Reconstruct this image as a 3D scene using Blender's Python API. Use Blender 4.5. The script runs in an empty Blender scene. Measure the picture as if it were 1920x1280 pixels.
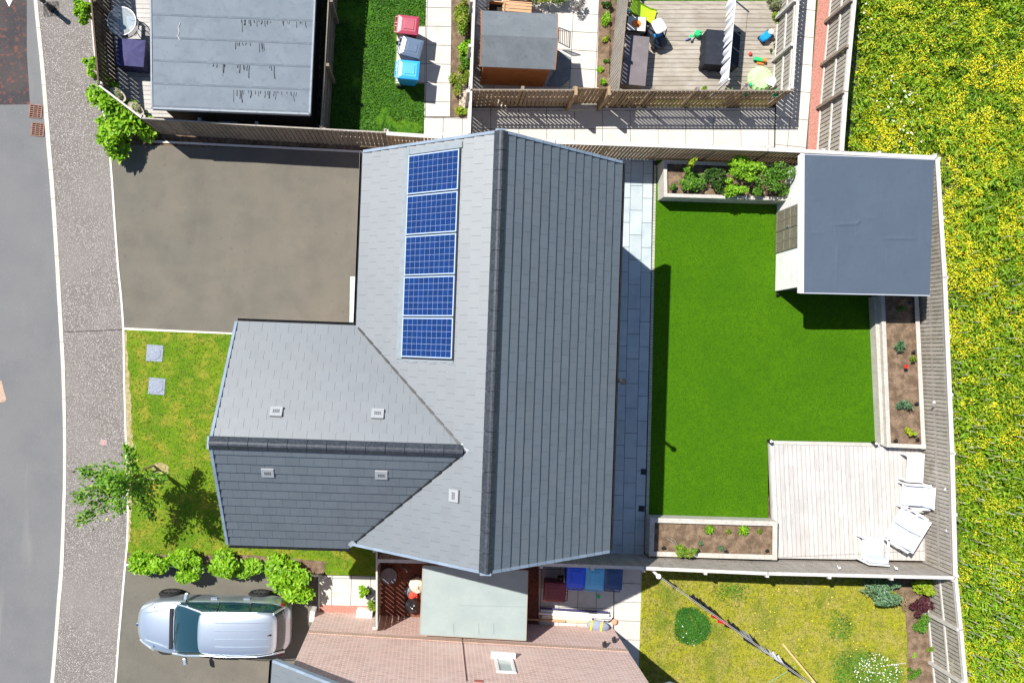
import bpy, math, random
import numpy as np
from mathutils import Vector, Matrix
R = random.Random(11)
NP = np.random.default_rng(5)
# ------------------------------------------------------------------ camera, light, exposure
F, H, PP, ND, YAW = 1574.0, 27.0, (845, 640), (810, 662), 0.0366
zc = -Vector((ND[0]-PP[0], PP[1]-ND[1], -F)).normalized()
yc = Vector((YAW, 1, 0)); yc = (yc - yc.dot(zc)*zc).normalized()
xc = yc.cross(zc)
RM = Matrix((xc, yc, zc))
cd = bpy.data.cameras.new('camera'); cam = bpy.data.objects.new('camera', cd)
bpy.context.scene.collection.objects.link(cam)
cam.matrix_world = Matrix.Translation((0, 0, H)) @ RM.to_4x4()
cd.sensor_width = 36; cd.lens = 36*F/1920; cd.shift_x = (960-PP[0])/1920; cd.shift_y = 0
cd.clip_start = .5; cd.clip_end = 600
SC = bpy.context.scene; SC.camera = cam
C = SC.collection
def P(u, v, z=0.0):
    d = RM @ Vector((u-PP[0], PP[1]-v, -F)); t = (z-H)/d.z
    return Vector((d.x*t, d.y*t, z))
sh = RM @ Vector((.773, -.634, 0)); az = math.atan2(-sh.y, -sh.x); EL = math.radians(55.8)
sd = Vector((math.cos(az)*math.cos(EL), math.sin(az)*math.cos(EL), math.sin(EL)))
sl = bpy.data.lights.new('sun', 'SUN'); sl.energy = 5.0; sl.angle = math.radians(.5); sl.color = (1, .96, .9)
so = bpy.data.objects.new('sun', sl); C.objects.link(so)
so.rotation_euler = sd.to_track_quat('Z', 'Y').to_euler(); so.location = (-20, 20, 40)
W = bpy.data.worlds.new('World'); SC.world = W; W.use_nodes = True
wn = W.node_tree.nodes; wl = W.node_tree.links
sky = wn.new('ShaderNodeTexSky'); sky.sky_type = 'NISHITA'; sky.sun_disc = False
sky.ozone_density = 4.0; sky.dust_density = .3; sky.sun_elevation = EL; sky.sun_rotation = math.pi/2 - az
wl.new(sky.outputs[0], wn['Background'].inputs[0]); wn['Background'].inputs[1].default_value = .085
SC.view_settings.view_transform = 'Standard'; SC.view_settings.look = 'None'
SC.view_settings.exposure = .72; SC.view_settings.gamma = 1
# ------------------------------------------------------------------ materials
def mat(name, col, rough=.85, layers=(), bump=None, metal=0, spec=.3, alpha=1, coat=0, trans=0, sheen=0):
    m = bpy.data.materials.get(name)
    if m: return m
    m = bpy.data.materials.new(name); m.use_nodes = True
    nt = m.node_tree; N = nt.nodes; L = nt.links; b = N['Principled BSDF']
    geo = N.new('ShaderNodeNewGeometry')
    def mp(scale, stretch=None, off=(0, 0, 0)):
        if not stretch: return geo.outputs['Position']
        x = N.new('ShaderNodeMapping'); x.inputs['Scale'].default_value = stretch; x.inputs['Location'].default_value = off
        L.new(geo.outputs['Position'], x.inputs[0]); return x.outputs[0]
    def rgb(c):
        x = N.new('ShaderNodeRGB'); x.outputs[0].default_value = (*c, 1); return x.outputs[0]
    cur = rgb(col)
    for l in layers:
        k = l[0]
        if k == 'noise':      # noise, scale, col2, lo, hi, detail, stretch
            _, s, c2, lo, hi = l[:5]; det = l[5] if len(l) > 5 else 4; st = l[6] if len(l) > 6 else None
            t = N.new('ShaderNodeTexNoise'); t.inputs['Scale'].default_value = s; t.inputs['Detail'].default_value = det
            t.inputs['Roughness'].default_value = .6
            L.new(mp(s, st), t.inputs['Vector'])
            f = N.new('ShaderNodeMapRange'); f.inputs[1].default_value = lo; f.inputs[2].default_value = hi
            L.new(t.outputs[0], f.inputs[0]); fac = f.outputs[0]; c2o = rgb(c2)
        elif k == 'speck':    # speck, scale, col2, radius
            _, s, c2, r = l[:4]
            t = N.new('ShaderNodeTexVoronoi'); t.inputs['Scale'].default_value = s
            L.new(mp(s), t.inputs['Vector'])
            f = N.new('ShaderNodeMapRange'); f.inputs[1].default_value = r; f.inputs[2].default_value = r*.6
            L.new(t.outputs['Distance'], f.inputs[0])
            sp = N.new('ShaderNodeSeparateColor'); L.new(t.outputs['Color'], sp.inputs[0])
            g = N.new('ShaderNodeMath'); g.operation = 'GREATER_THAN'; g.inputs[1].default_value = l[4] if len(l) > 4 else .5
            L.new(sp.outputs[0], g.inputs[0])
            mm = N.new('ShaderNodeMath'); mm.operation = 'MULTIPLY'; L.new(f.outputs[0], mm.inputs[0]); L.new(g.outputs[0], mm.inputs[1])
            fac = mm.outputs[0]; c2o = rgb(c2)
        elif k == 'brick':    # brick, brick w, brick h, mortar col, col2
            _, bw, bh, c2, c3 = l[:5]
            sx = N.new('ShaderNodeSeparateXYZ'); L.new(geo.outputs['Position'], sx.inputs[0])
            ad = N.new('ShaderNodeMath'); ad.operation = 'ADD'; L.new(sx.outputs[0], ad.inputs[0]); L.new(sx.outputs[1], ad.inputs[1])
            cb = N.new('ShaderNodeCombineXYZ'); L.new(ad.outputs[0], cb.inputs[0]); L.new(sx.outputs[2], cb.inputs[1])
            t = N.new('ShaderNodeTexBrick'); L.new(cb.outputs[0], t.inputs['Vector'])
            t.inputs['Scale'].default_value = 1; t.inputs['Brick Width'].default_value = bw; t.inputs['Row Height'].default_value = bh
            t.inputs['Mortar Size'].default_value = .014; t.inputs['Mortar Smooth'].default_value = .1; t.inputs['Bias'].default_value = -.1
            L.new(cur, t.inputs['Color1']); t.inputs['Color2'].default_value = (*c3, 1); t.inputs['Mortar'].default_value = (*c2, 1)
            cur = t.outputs[0]; continue
        elif k == 'island':   # island, amplitude
            q = N.new('ShaderNodeMapRange'); q.inputs[3].default_value = 1-l[1]; q.inputs[4].default_value = 1+l[1]
            L.new(geo.outputs['Random Per Island'], q.inputs[0])
            h = N.new('ShaderNodeHueSaturation'); L.new(q.outputs[0], h.inputs['Value']); L.new(cur, h.inputs['Color'])
            cur = h.outputs[0]; continue
        elif k == 'islandmix':  # islandmix, col2, lo, hi
            q = N.new('ShaderNodeMapRange'); q.inputs[1].default_value = l[2]; q.inputs[2].default_value = l[3]
            L.new(geo.outputs['Random Per Island'], q.inputs[0]); fac = q.outputs[0]; c2o = rgb(l[1])
        x = N.new('ShaderNodeMix'); x.data_type = 'RGBA'
        L.new(fac, x.inputs[0]); L.new(cur, x.inputs[6]); L.new(c2o, x.inputs[7]); cur = x.outputs[2]
    L.new(cur, b.inputs['Base Color'])
    b.inputs['Roughness'].default_value = rough; b.inputs['Metallic'].default_value = metal
    b.inputs['Specular IOR Level'].default_value = spec; b.inputs['Coat Weight'].default_value = coat
    b.inputs['Coat Roughness'].default_value = .05
    b.inputs['Transmission Weight'].default_value = trans; b.inputs['Alpha'].default_value = alpha
    if bump:
        t = N.new('ShaderNodeTexNoise'); t.inputs['Scale'].default_value = bump[0]; t.inputs['Detail'].default_value = 5
        L.new(mp(bump[0], bump[3] if len(bump) > 3 else None), t.inputs['Vector'])
        q = N.new('ShaderNodeBump'); q.inputs['Strength'].default_value = bump[1]; q.inputs['Distance'].default_value = bump[2]
        L.new(t.outputs[0], q.inputs['Height']); L.new(q.outputs[0], b.inputs['Normal'])
    return m
# ------------------------------------------------------------------ mesh helpers
ORG = {}
def tag(o, label=None, cat=None, group=None, kind=None):
    if label: o['label'] = label
    if cat: o['category'] = cat
    if group: o['group'] = group
    if kind: o['kind'] = kind
    return o
def thing(name, label, cat, loc=(0, 0, 0), rz=0, group=None, local=False):
    o = bpy.data.objects.new(name, None); C.objects.link(o); o.empty_display_size = .2
    o.location = loc; o.rotation_euler = (0, 0, rz)
    ORG[o.name] = Vector((0, 0, 0)) if local else Vector(loc)
    return tag(o, label, cat, group)
class MB:
    def __init__(s): s.v = []; s.f = []
    def add(s, vs, fs):
        n = len(s.v); s.v += [tuple(x) for x in vs]; s.f += [tuple(i+n for i in q) for q in fs]; return s
    def ob(s, c, ax, ay, az):   # oriented box, half vectors
        c, ax, ay, az = map(Vector, (c, ax, ay, az))
        vs = [c+ax*i+ay*j+az*k for k in (-1, 1) for j in (-1, 1) for i in (-1, 1)]
        return s.add(vs, [(0, 2, 3, 1), (4, 5, 7, 6), (0, 1, 5, 4), (2, 6, 7, 3), (0, 4, 6, 2), (1, 3, 7, 5)])
    def box(s, x0, x1, y0, y1, z0, z1):
        return s.ob(((x0+x1)/2, (y0+y1)/2, (z0+z1)/2), ((x1-x0)/2, 0, 0), (0, (y1-y0)/2, 0), (0, 0, (z1-z0)/2))
    def bar(s, a, b, w, h, up=(0, 0, 1)):   # a-b, w across, h along up
        a, b, up = Vector(a), Vector(b), Vector(up); d = (b-a)
        ax = d.normalized(); ay = up.cross(ax)
        if ay.length < 1e-4: ay = Vector((1, 0, 0)).cross(ax)
        ay.normalize(); az_ = ax.cross(ay)
        return s.ob((a+b)/2, d/2, ay*w/2, az_*h/2)
    def prism(s, poly, z0, z1):
        n = len(poly)
        ar = sum(poly[i][0]*poly[(i+1) % n][1]-poly[(i+1) % n][0]*poly[i][1] for i in range(n))
        if ar < 0: poly = poly[::-1]
        vs = [(p[0], p[1], z0) for p in poly]+[(p[0], p[1], z1) for p in poly]
        return s.add(vs, [tuple(range(n-1, -1, -1)), tuple(range(n, 2*n))]+[(i, (i+1) % n, n+(i+1) % n, n+i) for i in range(n)])
    def tube(s, pts, r, n=8, cap=True):
        pts = [Vector(p) for p in pts]; rs = r if isinstance(r, (list, tuple)) else [r]*len(pts)
        base = len(s.v); vs = []; fs = []
        for i, p in enumerate(pts):
            d = (pts[min(i+1, len(pts)-1)]-pts[max(i-1, 0)]).normalized()
            a = d.cross(Vector((0, 0, 1)));
            if a.length < .01: a = Vector((1, 0, 0))
            a.normalize(); b = d.cross(a)
            vs += [p+(a*math.cos(2*math.pi*k/n)+b*math.sin(2*math.pi*k/n))*rs[i] for k in range(n)]
        for i in range(len(pts)-1):
            fs += [(i*n+k, i*n+(k+1) % n, (i+1)*n+(k+1) % n, (i+1)*n+k) for k in range(n)]
        if cap: fs += [tuple(range(n-1, -1, -1)), tuple((len(pts)-1)*n+k for k in range(n))]
        return s.add(vs, fs)
    def lathe(s, c, prof, n=20, sx=1, sy=1):
        vs = []; fs = []; m = len(prof)
        for r, z in prof: vs += [(c[0]+r*sx*math.cos(2*math.pi*k/n), c[1]+r*sy*math.sin(2*math.pi*k/n), c[2]+z) for k in range(n)]
        for i in range(m-1): fs += [(i*n+k, i*n+(k+1) % n, (i+1)*n+(k+1) % n, (i+1)*n+k) for k in range(n)]
        fs += [tuple(range(n-1, -1, -1)), tuple((m-1)*n+k for k in range(n))]
        return s.add(vs, fs)
    def grid(s, x0, x1, y0, y1, nx, ny, fz, th=0):
        vs = []; 
        for j in range(ny+1):
            for i in range(nx+1):
                x = x0+(x1-x0)*i/nx; y = y0+(y1-y0)*j/ny; vs.append((x, y, fz(i/nx, j/ny)))
        fs = [(j*(nx+1)+i, j*(nx+1)+i+1, (j+1)*(nx+1)+i+1, (j+1)*(nx+1)+i) for j in range(ny) for i in range(nx)]
        return s.add(vs, fs)
    def build(s, name, m, parent=None, smooth=False, bevel=0, label=None, solid=0):
        me = bpy.data.meshes.new(name)
        if parent is None:
            a = np.array(s.v); o0 = Vector(((a[:, 0].min()+a[:, 0].max())/2, (a[:, 1].min()+a[:, 1].max())/2, a[:, 2].min()))
        else: o0 = ORG.get(parent.name, Vector((0, 0, 0)))
        me.from_pydata([(x-o0.x, y-o0.y, z-o0.z) for x, y, z in s.v], [], s.f)
        me.materials.append(m); 
        if smooth: me.polygons.foreach_set('use_smooth', [True]*len(me.polygons))
        me.validate(); me.update()
        o = bpy.data.objects.new(name, me); C.objects.link(o)
        if parent is None: o.location = o0; ORG[o.name] = o0
        else: o.parent = parent; ORG[o.name] = o0
        if label: o['label'] = label
        if solid:
            q = o.modifiers.new('s', 'SOLIDIFY'); q.thickness = solid; q.offset = 0
        if bevel:
            q = o.modifiers.new('b', 'BEVEL'); q.width = bevel; q.segments = 2; q.limit_method = 'ANGLE'
        return o
def struct(o): o['kind'] = 'structure'; return o
def dup(root, loc, rz, label=None, scale=None):
    def cp(o, par):
        c = o.copy(); C.objects.link(c); c.parent = par
        for ch in list(o.children): cp(ch, c)
        return c
    r = cp(root, None); r.location = loc; r.rotation_euler = (0, 0, rz)
    if scale: r.scale = scale
    if label: r['label'] = label
    return r
def leaf_mesh(name, cen, size, m, parent=None, up=.5, aspect=.55, jit=.35, dirs=None):
    cen = np.asarray(cen, float); n = len(cen)
    nrm = NP.normal(size=(n, 3)); nrm[:, 2] = np.abs(nrm[:, 2])+up*2; nrm /= np.linalg.norm(nrm, axis=1)[:, None]
    t = NP.normal(size=(n, 3)) if dirs is None else dirs+NP.normal(size=(n, 3))*.3
    t -= (t*nrm).sum(1)[:, None]*nrm; t /= np.linalg.norm(t, axis=1)[:, None]
    b = np.cross(nrm, t); s = size*(1+jit*NP.uniform(-1, 1, n))[:, None]
    v = np.empty((n, 4, 3)); v[:, 0] = cen-t*s*.5; v[:, 1] = cen+b*s*aspect*.5+nrm*s*.12; v[:, 2] = cen+t*s*.5-nrm*s*.1; v[:, 3] = cen-b*s*aspect*.5+nrm*s*.12
    v = v.reshape(-1, 3)
    o0 = np.array(ORG[parent.name]) if parent is not None else np.array([v[:, 0].mean(), v[:, 1].mean(), v[:, 2].min()])
    v = v-o0
    me = bpy.data.meshes.new(name); me.vertices.add(4*n); me.vertices.foreach_set('co', v.ravel().astype(np.float32))
    k = np.arange(n)*4
    li = np.stack([k, k+1, k+2, k, k+2, k+3], 1).ravel().astype(np.int32)
    me.loops.add(6*n); me.loops.foreach_set('vertex_index', li)
    me.polygons.add(2*n); me.polygons.foreach_set('loop_start', np.arange(2*n, dtype=np.int32)*3)
    me.materials.append(m); me.update(calc_edges=True); me.validate()
    o = bpy.data.objects.new(name, me); C.objects.link(o)
    if parent is not None: o.parent = parent; ORG[o.name] = Vector(o0)
    else: o.location = o0; ORG[o.name] = Vector(o0)
    return o
def poly(pts, z=0.0): return [P(u, v, z) for u, v in pts]
def sheet(name, pts, z, m, th=.05):
    return struct(MB().prism([(p.x, p.y) for p in poly(pts, z)], z-th, z).build(name, m))
def clip(pg, a, b):     # keep left of a->b
    out = []; n = len(pg)
    f = lambda p: (b[0]-a[0])*(p[1]-a[1])-(b[1]-a[1])*(p[0]-a[0])
    for i in range(n):
        p, q = pg[i], pg[(i+1) % n]; fp, fq = f(p), f(q)
        if fp >= 0: out.append(p)
        if fp*fq < 0: t = fp/(fp-fq); out.append((p[0]+(q[0]-p[0])*t, p[1]+(q[1]-p[1])*t))
    return out
def clipc(pg, reg):
    n = len(reg); ar = sum(reg[i][0]*reg[(i+1) % n][1]-reg[(i+1) % n][0]*reg[i][1] for i in range(n))
    if ar < 0: reg = reg[::-1]
    for i in range(n):
        pg = clip(pg, reg[i], reg[(i+1) % n])
        if len(pg) < 3: return []
    return pg
def area(pg): return abs(sum(pg[i][0]*pg[(i+1) % len(pg)][1]-pg[(i+1) % len(pg)][0]*pg[i][1] for i in range(len(pg))))/2
def pave(mb, reg, org, ang, cw, rows, z0, z1, gap=.016, cols=None, stag=0):
    # slabs cw wide, 'rows' long, laid from org along angle, clipped to region (world xy)
    ca, sa = math.cos(ang), math.sin(ang)
    loc = [((p[0]-org[0])*ca+(p[1]-org[1])*sa, -(p[0]-org[0])*sa+(p[1]-org[1])*ca) for p in reg]
    x0 = min(p[0] for p in loc); x1 = max(p[0] for p in loc); y0 = min(p[1] for p in loc); y1 = max(p[1] for p in loc)
    i0, i1 = math.floor(x0/cw), math.ceil(x1/cw)
    for i in range(i0, i1):
        off = (i % 2)*stag*rows
        j0, j1 = math.floor((y0-off)/rows), math.ceil((y1-off)/rows)
        for j in range(j0, j1):
            q = [(i*cw+gap/2, j*rows+off+gap/2), ((i+1)*cw-gap/2, j*rows+off+gap/2), ((i+1)*cw-gap/2, (j+1)*rows+off-gap/2), (i*cw+gap/2, (j+1)*rows+off-gap/2)]
            q = clipc(q, loc)
            if len(q) < 3 or area(q) < 1e-4: continue
            dz = R.uniform(-.002, .002)
            mb.prism([(org[0]+a*ca-b*sa, org[1]+a*sa+b*ca) for a, b in q], z0, z1+dz)
    return mb
# ------------------------------------------------------------------ the setting
m_soil = mat('soil', (.085, .055, .035), .95, [('noise', 5, (.19, .13, .085), .4, .62, 6), ('noise', 40, (.03, .02, .012), .55, .75, 3), ('speck', 28, (.3, .22, .15), .22, .86)], (25, .8, .03))
m_soil2 = mat('bedsoil', (.12, .08, .05), .95, [('noise', 4, (.23, .16, .105), .42, .62, 6), ('noise', 45, (.045, .03, .02), .55, .72, 3), ('speck', 30, (.34, .27, .2), .2, .88)], (25, .8, .03))
m_road = mat('asphalt', (.15, .15, .15), .9, [('noise', 1.2, (.125, .127, .13), .36, .7, 8), ('noise', .35, (.17, .168, .165), .4, .75, 6), ('noise', 90, (.085, .086, .087), .5, .7, 2), ('speck', 26, (.45, .46, .46), .16, .9), ('noise', 1.6, (.2, .195, .185), .6, .8, 7, (1, .12, 1)), ('noise', 120, (.23, .23, .23), .55, .7, 2)], (120, .5, .01))
m_maroon = mat('old_asphalt', (.07, .058, .056), .9, [('noise', 1.5, (.045, .042, .045), .4, .6, 5), ('noise', 6, (.2, .07, .05), .54, .68, 9), ('noise', 70, (.03, .03, .03), .5, .65, 2), ('speck', 22, (.34, .12, .09), .2, .8)], (100, .6, .01))
m_pave = mat('pavement_asphalt', (.16, .143, .128), .9, [('noise', 1.1, (.138, .122, .108), .38, .68, 8), ('noise', 75, (.08, .07, .067), .5, .7, 2), ('speck', 26, (.5, .46, .43), .36, .4), ('speck', 38, (.42, .38, .35), .36, .35), ('noise', .3, (.2, .18, .165), .45, .75, 5), ('noise', 60, (.36, .33, .31), .57, .7, 3)], (80, .6, .012))
m_drive = mat('driveway_asphalt', (.128, .119, .096), .92, [('noise', .5, (.158, .14, .109), .36, .68, 8), ('noise', 1.1, (.1, .092, .075), .44, .8, 8), ('noise', 2.4, (.14, .127, .102), .55, .75, 8, (1, .35, 1)), ('noise', 6, (.08, .075, .066), .62, .74, 8), ('speck', 3, (.05, .048, .045), .05, .8), ('speck', 18, (.26, .25, .22), .09, .85), ('noise', 110, (.08, .076, .064), .5, .7, 2), ('noise', 140, (.17, .16, .13), .56, .7, 2)], (120, .35, .008))
m_kerb = mat('kerb_concrete', (.5, .47, .41), .85, [('island', .08), ('noise', 9, (.38, .34, .28), .5, .75, 6), ('noise', .5, (.36, .33, .28), .6, .75, 3)], (60, .3, .005))
m_edge = mat('edging_concrete', (.62, .58, .52), .85, [('noise', 6, (.42, .38, .32), .55, .8, 6)])
m_slab = mat('concrete_slab', (.5, .475, .43), .85, [('island', .045), ('noise', 3, (.42, .4, .36), .5, .75, 6), ('noise', 30, (.4, .38, .34), .55, .8, 4)], (60, .3, .005))
m_joint = mat('joint_sand', (.07, .062, .05), .95, [('noise', 30, (.13, .12, .1), .5, .7, 3)])
m_patio = mat('porcelain_slab', (.385, .435, .445), .75, [('island', .07), ('noise', 2.2, (.31, .365, .385), .45, .7, 7), ('noise', 7, (.4, .47, .51), .55, .8, 6, (1, .35, 1))], (30, .25, .004), spec=.35)
m_pjoint = mat('patio_joint', (.05, .06, .07), .95)
m_chips = mat('red_chips', (.44, .2, .155), .9, [('noise', 30, (.3, .13, .1), .45, .65, 3), ('speck', 26, (.6, .36, .3), .3, .55), ('speck', 33, (.16, .07, .055), .24, .75)], (60, 1, .02))
m_bchips = mat('brick_chips', (.2, .075, .05), .9, [('noise', 12, (.1, .04, .03), .45, .65, 4), ('speck', 24, (.36, .17, .12), .26, .75)], (50, 1, .02))
m_aglawn = mat('artificial_grass', (.048, .14, .002), .95, [('noise', .5, (.068, .17, .002), .38, .66, 6), ('noise', 4, (.04, .122, .002), .46, .72, 9), ('noise', 16, (.035, .108, .002), .45, .7, 6), ('noise', 26, (.016, .062, .0015), .5, .72, 3), ('noise', 55, (.08, .2, .006), .56, .74, 3)], (45, 1, .03), spec=.1)
m_lawn = mat('lawn_grass', (.13, .22, .008), .95, [('noise', 1.1, (.085, .18, .006), .42, .6, 6), ('noise', 1.9, (.27, .25, .03), .48, .66, 6), ('noise', 10, (.06, .12, .008), .5, .7, 5), ('noise', 30, (.23, .24, .06), .55, .72, 4), ('noise', 50, (.045, .09, .008), .55, .75, 3)], (40, 1, .03), spec=.1)
m_ylawn = mat('dry_lawn', (.29, .29, .015), .95, [('noise', .8, (.12, .185, .012), .5, .64, 6), ('noise', 1.9, (.34, .29, .075), .46, .66, 7), ('noise', 9, (.13, .15, .012), .5, .68, 5), ('noise', 26, (.42, .36, .13), .56, .72, 5), ('noise', 50, (.08, .1, .01), .56, .75, 3)], (40, 1, .03), spec=.1)
m_glawn = mat('lush_lawn', (.05, .15, .01), .95, [('noise', 1.3, (.09, .19, .01), .42, .6, 6), ('noise', 7, (.025, .085, .006), .46, .65, 6), ('noise', 22, (.12, .25, .03), .55, .72, 4), ('noise', 45, (.02, .06, .005), .52, .72, 3)], (35, 1, .04), spec=.1)
m_field = mat('field_ground', (.06, .11, .008), .95, [('noise', .4, (.12, .16, .01), .4, .65, 6), ('noise', 5, (.02, .045, .005), .45, .65, 6), ('noise', 20, (.16, .16, .012), .6, .75, 5)], (12, 1, .1), spec=.1)
def WX(pts): return [(p.x, p.y) for p in pts]
g = struct(MB().prism([(-150, -150), (150, -150), (150, 150), (-150, 150)], -1.2, -.16).build('ground', m_field))
KL = [(52, -160), (63, 0), (76, 130), (86, 260), (93, 340), (100, 440), (106, 540), (112, 640), (115, 700), (118, 800), (118, 900), (116, 960), (112, 1060), (107, 1120), (101, 1200), (94, 1280), (78, 1440)]
KR = [(58, -160), (70, 0), (83.5, 130), (94, 260), (101, 340), (107.5, 440), (113.5, 540), (119, 640), (122, 700), (124, 800), (124, 900), (122, 960), (119, 1060), (114, 1120), (108, 1200), (101, 1280), (86, 1440)]
ER = [(155, -160), (168, 0), (180, 130), (201, 262), (208, 330), (214, 420), (220, 500), (226, 560), (230, 620), (231.5, 700), (234, 800), (237, 900), (238.5, 960), (237, 1020), (233, 1062), (228, 1120), (221, 1200), (215, 1280), (200, 1440)]
def smooth(pts, k=6):
    out = []
    for i in range(len(pts)-1):
        p0, p1, p2, p3 = pts[max(i-1, 0)], pts[i], pts[i+1], pts[min(i+2, len(pts)-1)]
        for j in range(k):
            t = j/k; out.append(tuple(.5*((2*p1[a])+(-p0[a]+p2[a])*t+(2*p0[a]-5*p1[a]+4*p2[a]-p3[a])*t*t+(-p0[a]+3*p1[a]-3*p2[a]+p3[a])*t**3) for a in (0, 1)))
    return out+[pts[-1]]
def strip(mb, L, Rr, z0, z1):
    for i in range(len(L)-1):
        a = [P(*L[i], z1), P(*Rr[i], z1), P(*Rr[i+1], z1), P(*L[i+1], z1)]
        vs = [(p.x, p.y, z0) for p in a]+[(p.x, p.y, z1) for p in a]
        mb.add(vs, [(0, 1, 2, 3), (7, 6, 5, 4), (0, 3, 7, 4), (1, 5, 6, 2)])
    return mb
KLs, KRs, ERs = smooth(KL), smooth(KR), smooth(ER)
far = lambda pts, x: [(x, v) for u, v in pts]
struct(strip(MB(), far(KLs, -1500), [(u+1, v) for u, v in KLs], -.15, -.1).build('road', m_road))
# pavement: one n-gon between the kerb and the edging
pv = [P(u-1, v, 0) for u, v in KRs]+[P(u+1, v, 0) for u, v in reversed(ERs)]
struct(MB().prism(WX(pv), -.14, 0).build('pavement', m_pave))
kb = MB()
kw = [(P(*a, .012), P(*b, .012)) for a, b in zip(KLs, KRs)]
def stones(mb, pr, ln, gap, z0, z1):   # cut a strip into stones of equal length
    acc = 0; cum = [0]
    for i in range(1, len(pr)): cum.append(cum[-1]+(pr[i][0]-pr[i-1][0]).length)
    def at(s):
        for i in range(1, len(cum)):
            if cum[i] >= s or i == len(cum)-1:
                t = (s-cum[i-1])/(cum[i]-cum[i-1]); return pr[i-1][0].lerp(pr[i][0], t), pr[i-1][1].lerp(pr[i][1], t)
    s = 0
    while s < cum[-1]-.05:
        e = min(s+ln-gap, cum[-1]); a, b = at(s); m1, m2 = at((s+e)/2); c, d = at(e)
        mb.prism([(p.x, p.y) for p in (a, m1, c, d, m2, b)], z0, z1+R.uniform(-.003, .003)); s += ln
    return mb
struct(stones(kb, kw, .915, .01, -.13, .012).build('kerb', m_kerb))
struct(strip(MB(), [(u-.6, v) for u, v in ERs], [(u+3, v) for u, v in ERs], -.1, .014).build('path_edging', m_edge))
# footway seam across the pavement and darker patch on the road
sheet('road_patch', [(-600, -200), (50, -200), (50, 100), (56, 196), (-600, 202)], -.096, m_maroon, .003)
m_cut = mat('cut_seam', (.03, .03, .032), .9)
st = MB(); a = [P(*p, 0) for p in ((122, 622), (160, 621), (200, 619), (231, 618))]
for i in range(3): st.bar(a[i]+Vector((0, 0, .003)), a[i+1]+Vector((0, 0, .003)), .022, .004)
struct(st.build('pavement_seam', m_cut))
m_peach = mat('road_repair', (.42, .3, .22), .9, [('noise', 14, (.3, .2, .15), .45, .7, 5)], (60, .5, .01))
sheet('road_repair', [(-30, 712), (3, 713), (8, 735), (12, 748), (8, 753), (-30, 758)], -.094, m_peach, .003)
m_white = mat('road_paint', (.75, .75, .73), .8, [('noise', 25, (.5, .5, .5), .6, .75, 4)])
ar = MB(); ar.prism(WX(poly([(17, 13), (9, -3), (14, -3), (14, -40), (20, -40), (20, -3), (25, -3)], -.09)), -.096, -.09); struct(ar.build('road_marking', m_white))
# parcels (pixel outlines turned into ground positions)
sheet('soil_bed', [(150, -120), (780, -120), (800, 300), (250, 300)], -.03, m_soil)
m_dr = m_drive
sheet('driveway', [(204, 270), (690, 285), (760, 640), (440, 625), (233, 616), (226, 560), (220, 500), (214, 420)], 0, m_dr)
sheet('driveway_edging', [(233, 614), (443, 624), (443, 628.5), (233, 618)], .016, m_edge, .06)
sheet('driveway_edging', [(280, 263), (690, 283), (690, 287), (280, 266.5)], .016, m_edge, .06)
fl = [(233, 618), (760, 640), (712, 980), (707, 1079), (612, 1077), (598, 1057), (236, 1056), (240, 1020), (241, 960), (240, 900), (236, 780), (234, 700)]
sheet('front_lawn', fl, .02, m_lawn)
m_straw = mat('bare_verge', (.4, .32, .19), .95, [('noise', 9, (.25, .22, .08), .42, .6, 5), ('noise', 30, (.16, .14, .05), .55, .7, 3)], (40, .7, .02))
bl = MB()
L_ = smooth([(234, 622), (235, 700), (237.5, 800), (240, 880), (241, 960), (240, 1015)], 10); L2 = [(u+[3.5, 9, 10, 8, 5, 4][min(i//10, 5)]+R.uniform(-2.5, 2.5), v) for i, (u, v) in enumerate(L_)]
strip(bl, L_, L2, .0, .026); struct(bl.build('bare_grass_verge', m_straw))
sheet('mulch_bed', [(238, 1036), (330, 1040), (470, 1040), (612, 1052), (606, 1078), (446, 1066), (236, 1058)], .028, m_soil2, .03)
sheet('driveway_edging', [(236, 1056.5), (470, 1066), (602, 1077), (602, 1080.5), (470, 1069), (236, 1060)], .036, m_edge, .09)
sheet('lower_driveway', [(232, 1058), (600, 1078), (600, 1330), (190, 1500), (214, 1280), (222, 1200), (229, 1120)], 0.004, m_dr)
sheet('driveway_edging', [(597, 1077), (601, 1077), (600, 1145), (596, 1145)], .02, m_edge, .07)
sheet('path_bed', [(599, 1076), (712, 1079), (712, 1136), (599, 1134)], .0, m_joint)
pth = poly([(601, 1078), (706, 1080), (706, 1135), (601, 1133)]); d_ = P(706, 1085)-P(601, 1083)
struct(pave(MB(), WX(pth), WX([P(623, 1083)])[0], math.atan2(d_.y, d_.x), .61, 1.2, 0, .02).build('path_slabs', m_slab))
sheet('red_chips', [(592, 1132.5), (1148, 1148), (1147, 1188), (590, 1170)], .006, m_chips, .04)
sheet('brick_chippings', [(706, 1025), (1012, 1030), (1012, 1180), (706, 1160)], .012, m_bchips, .04)
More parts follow.
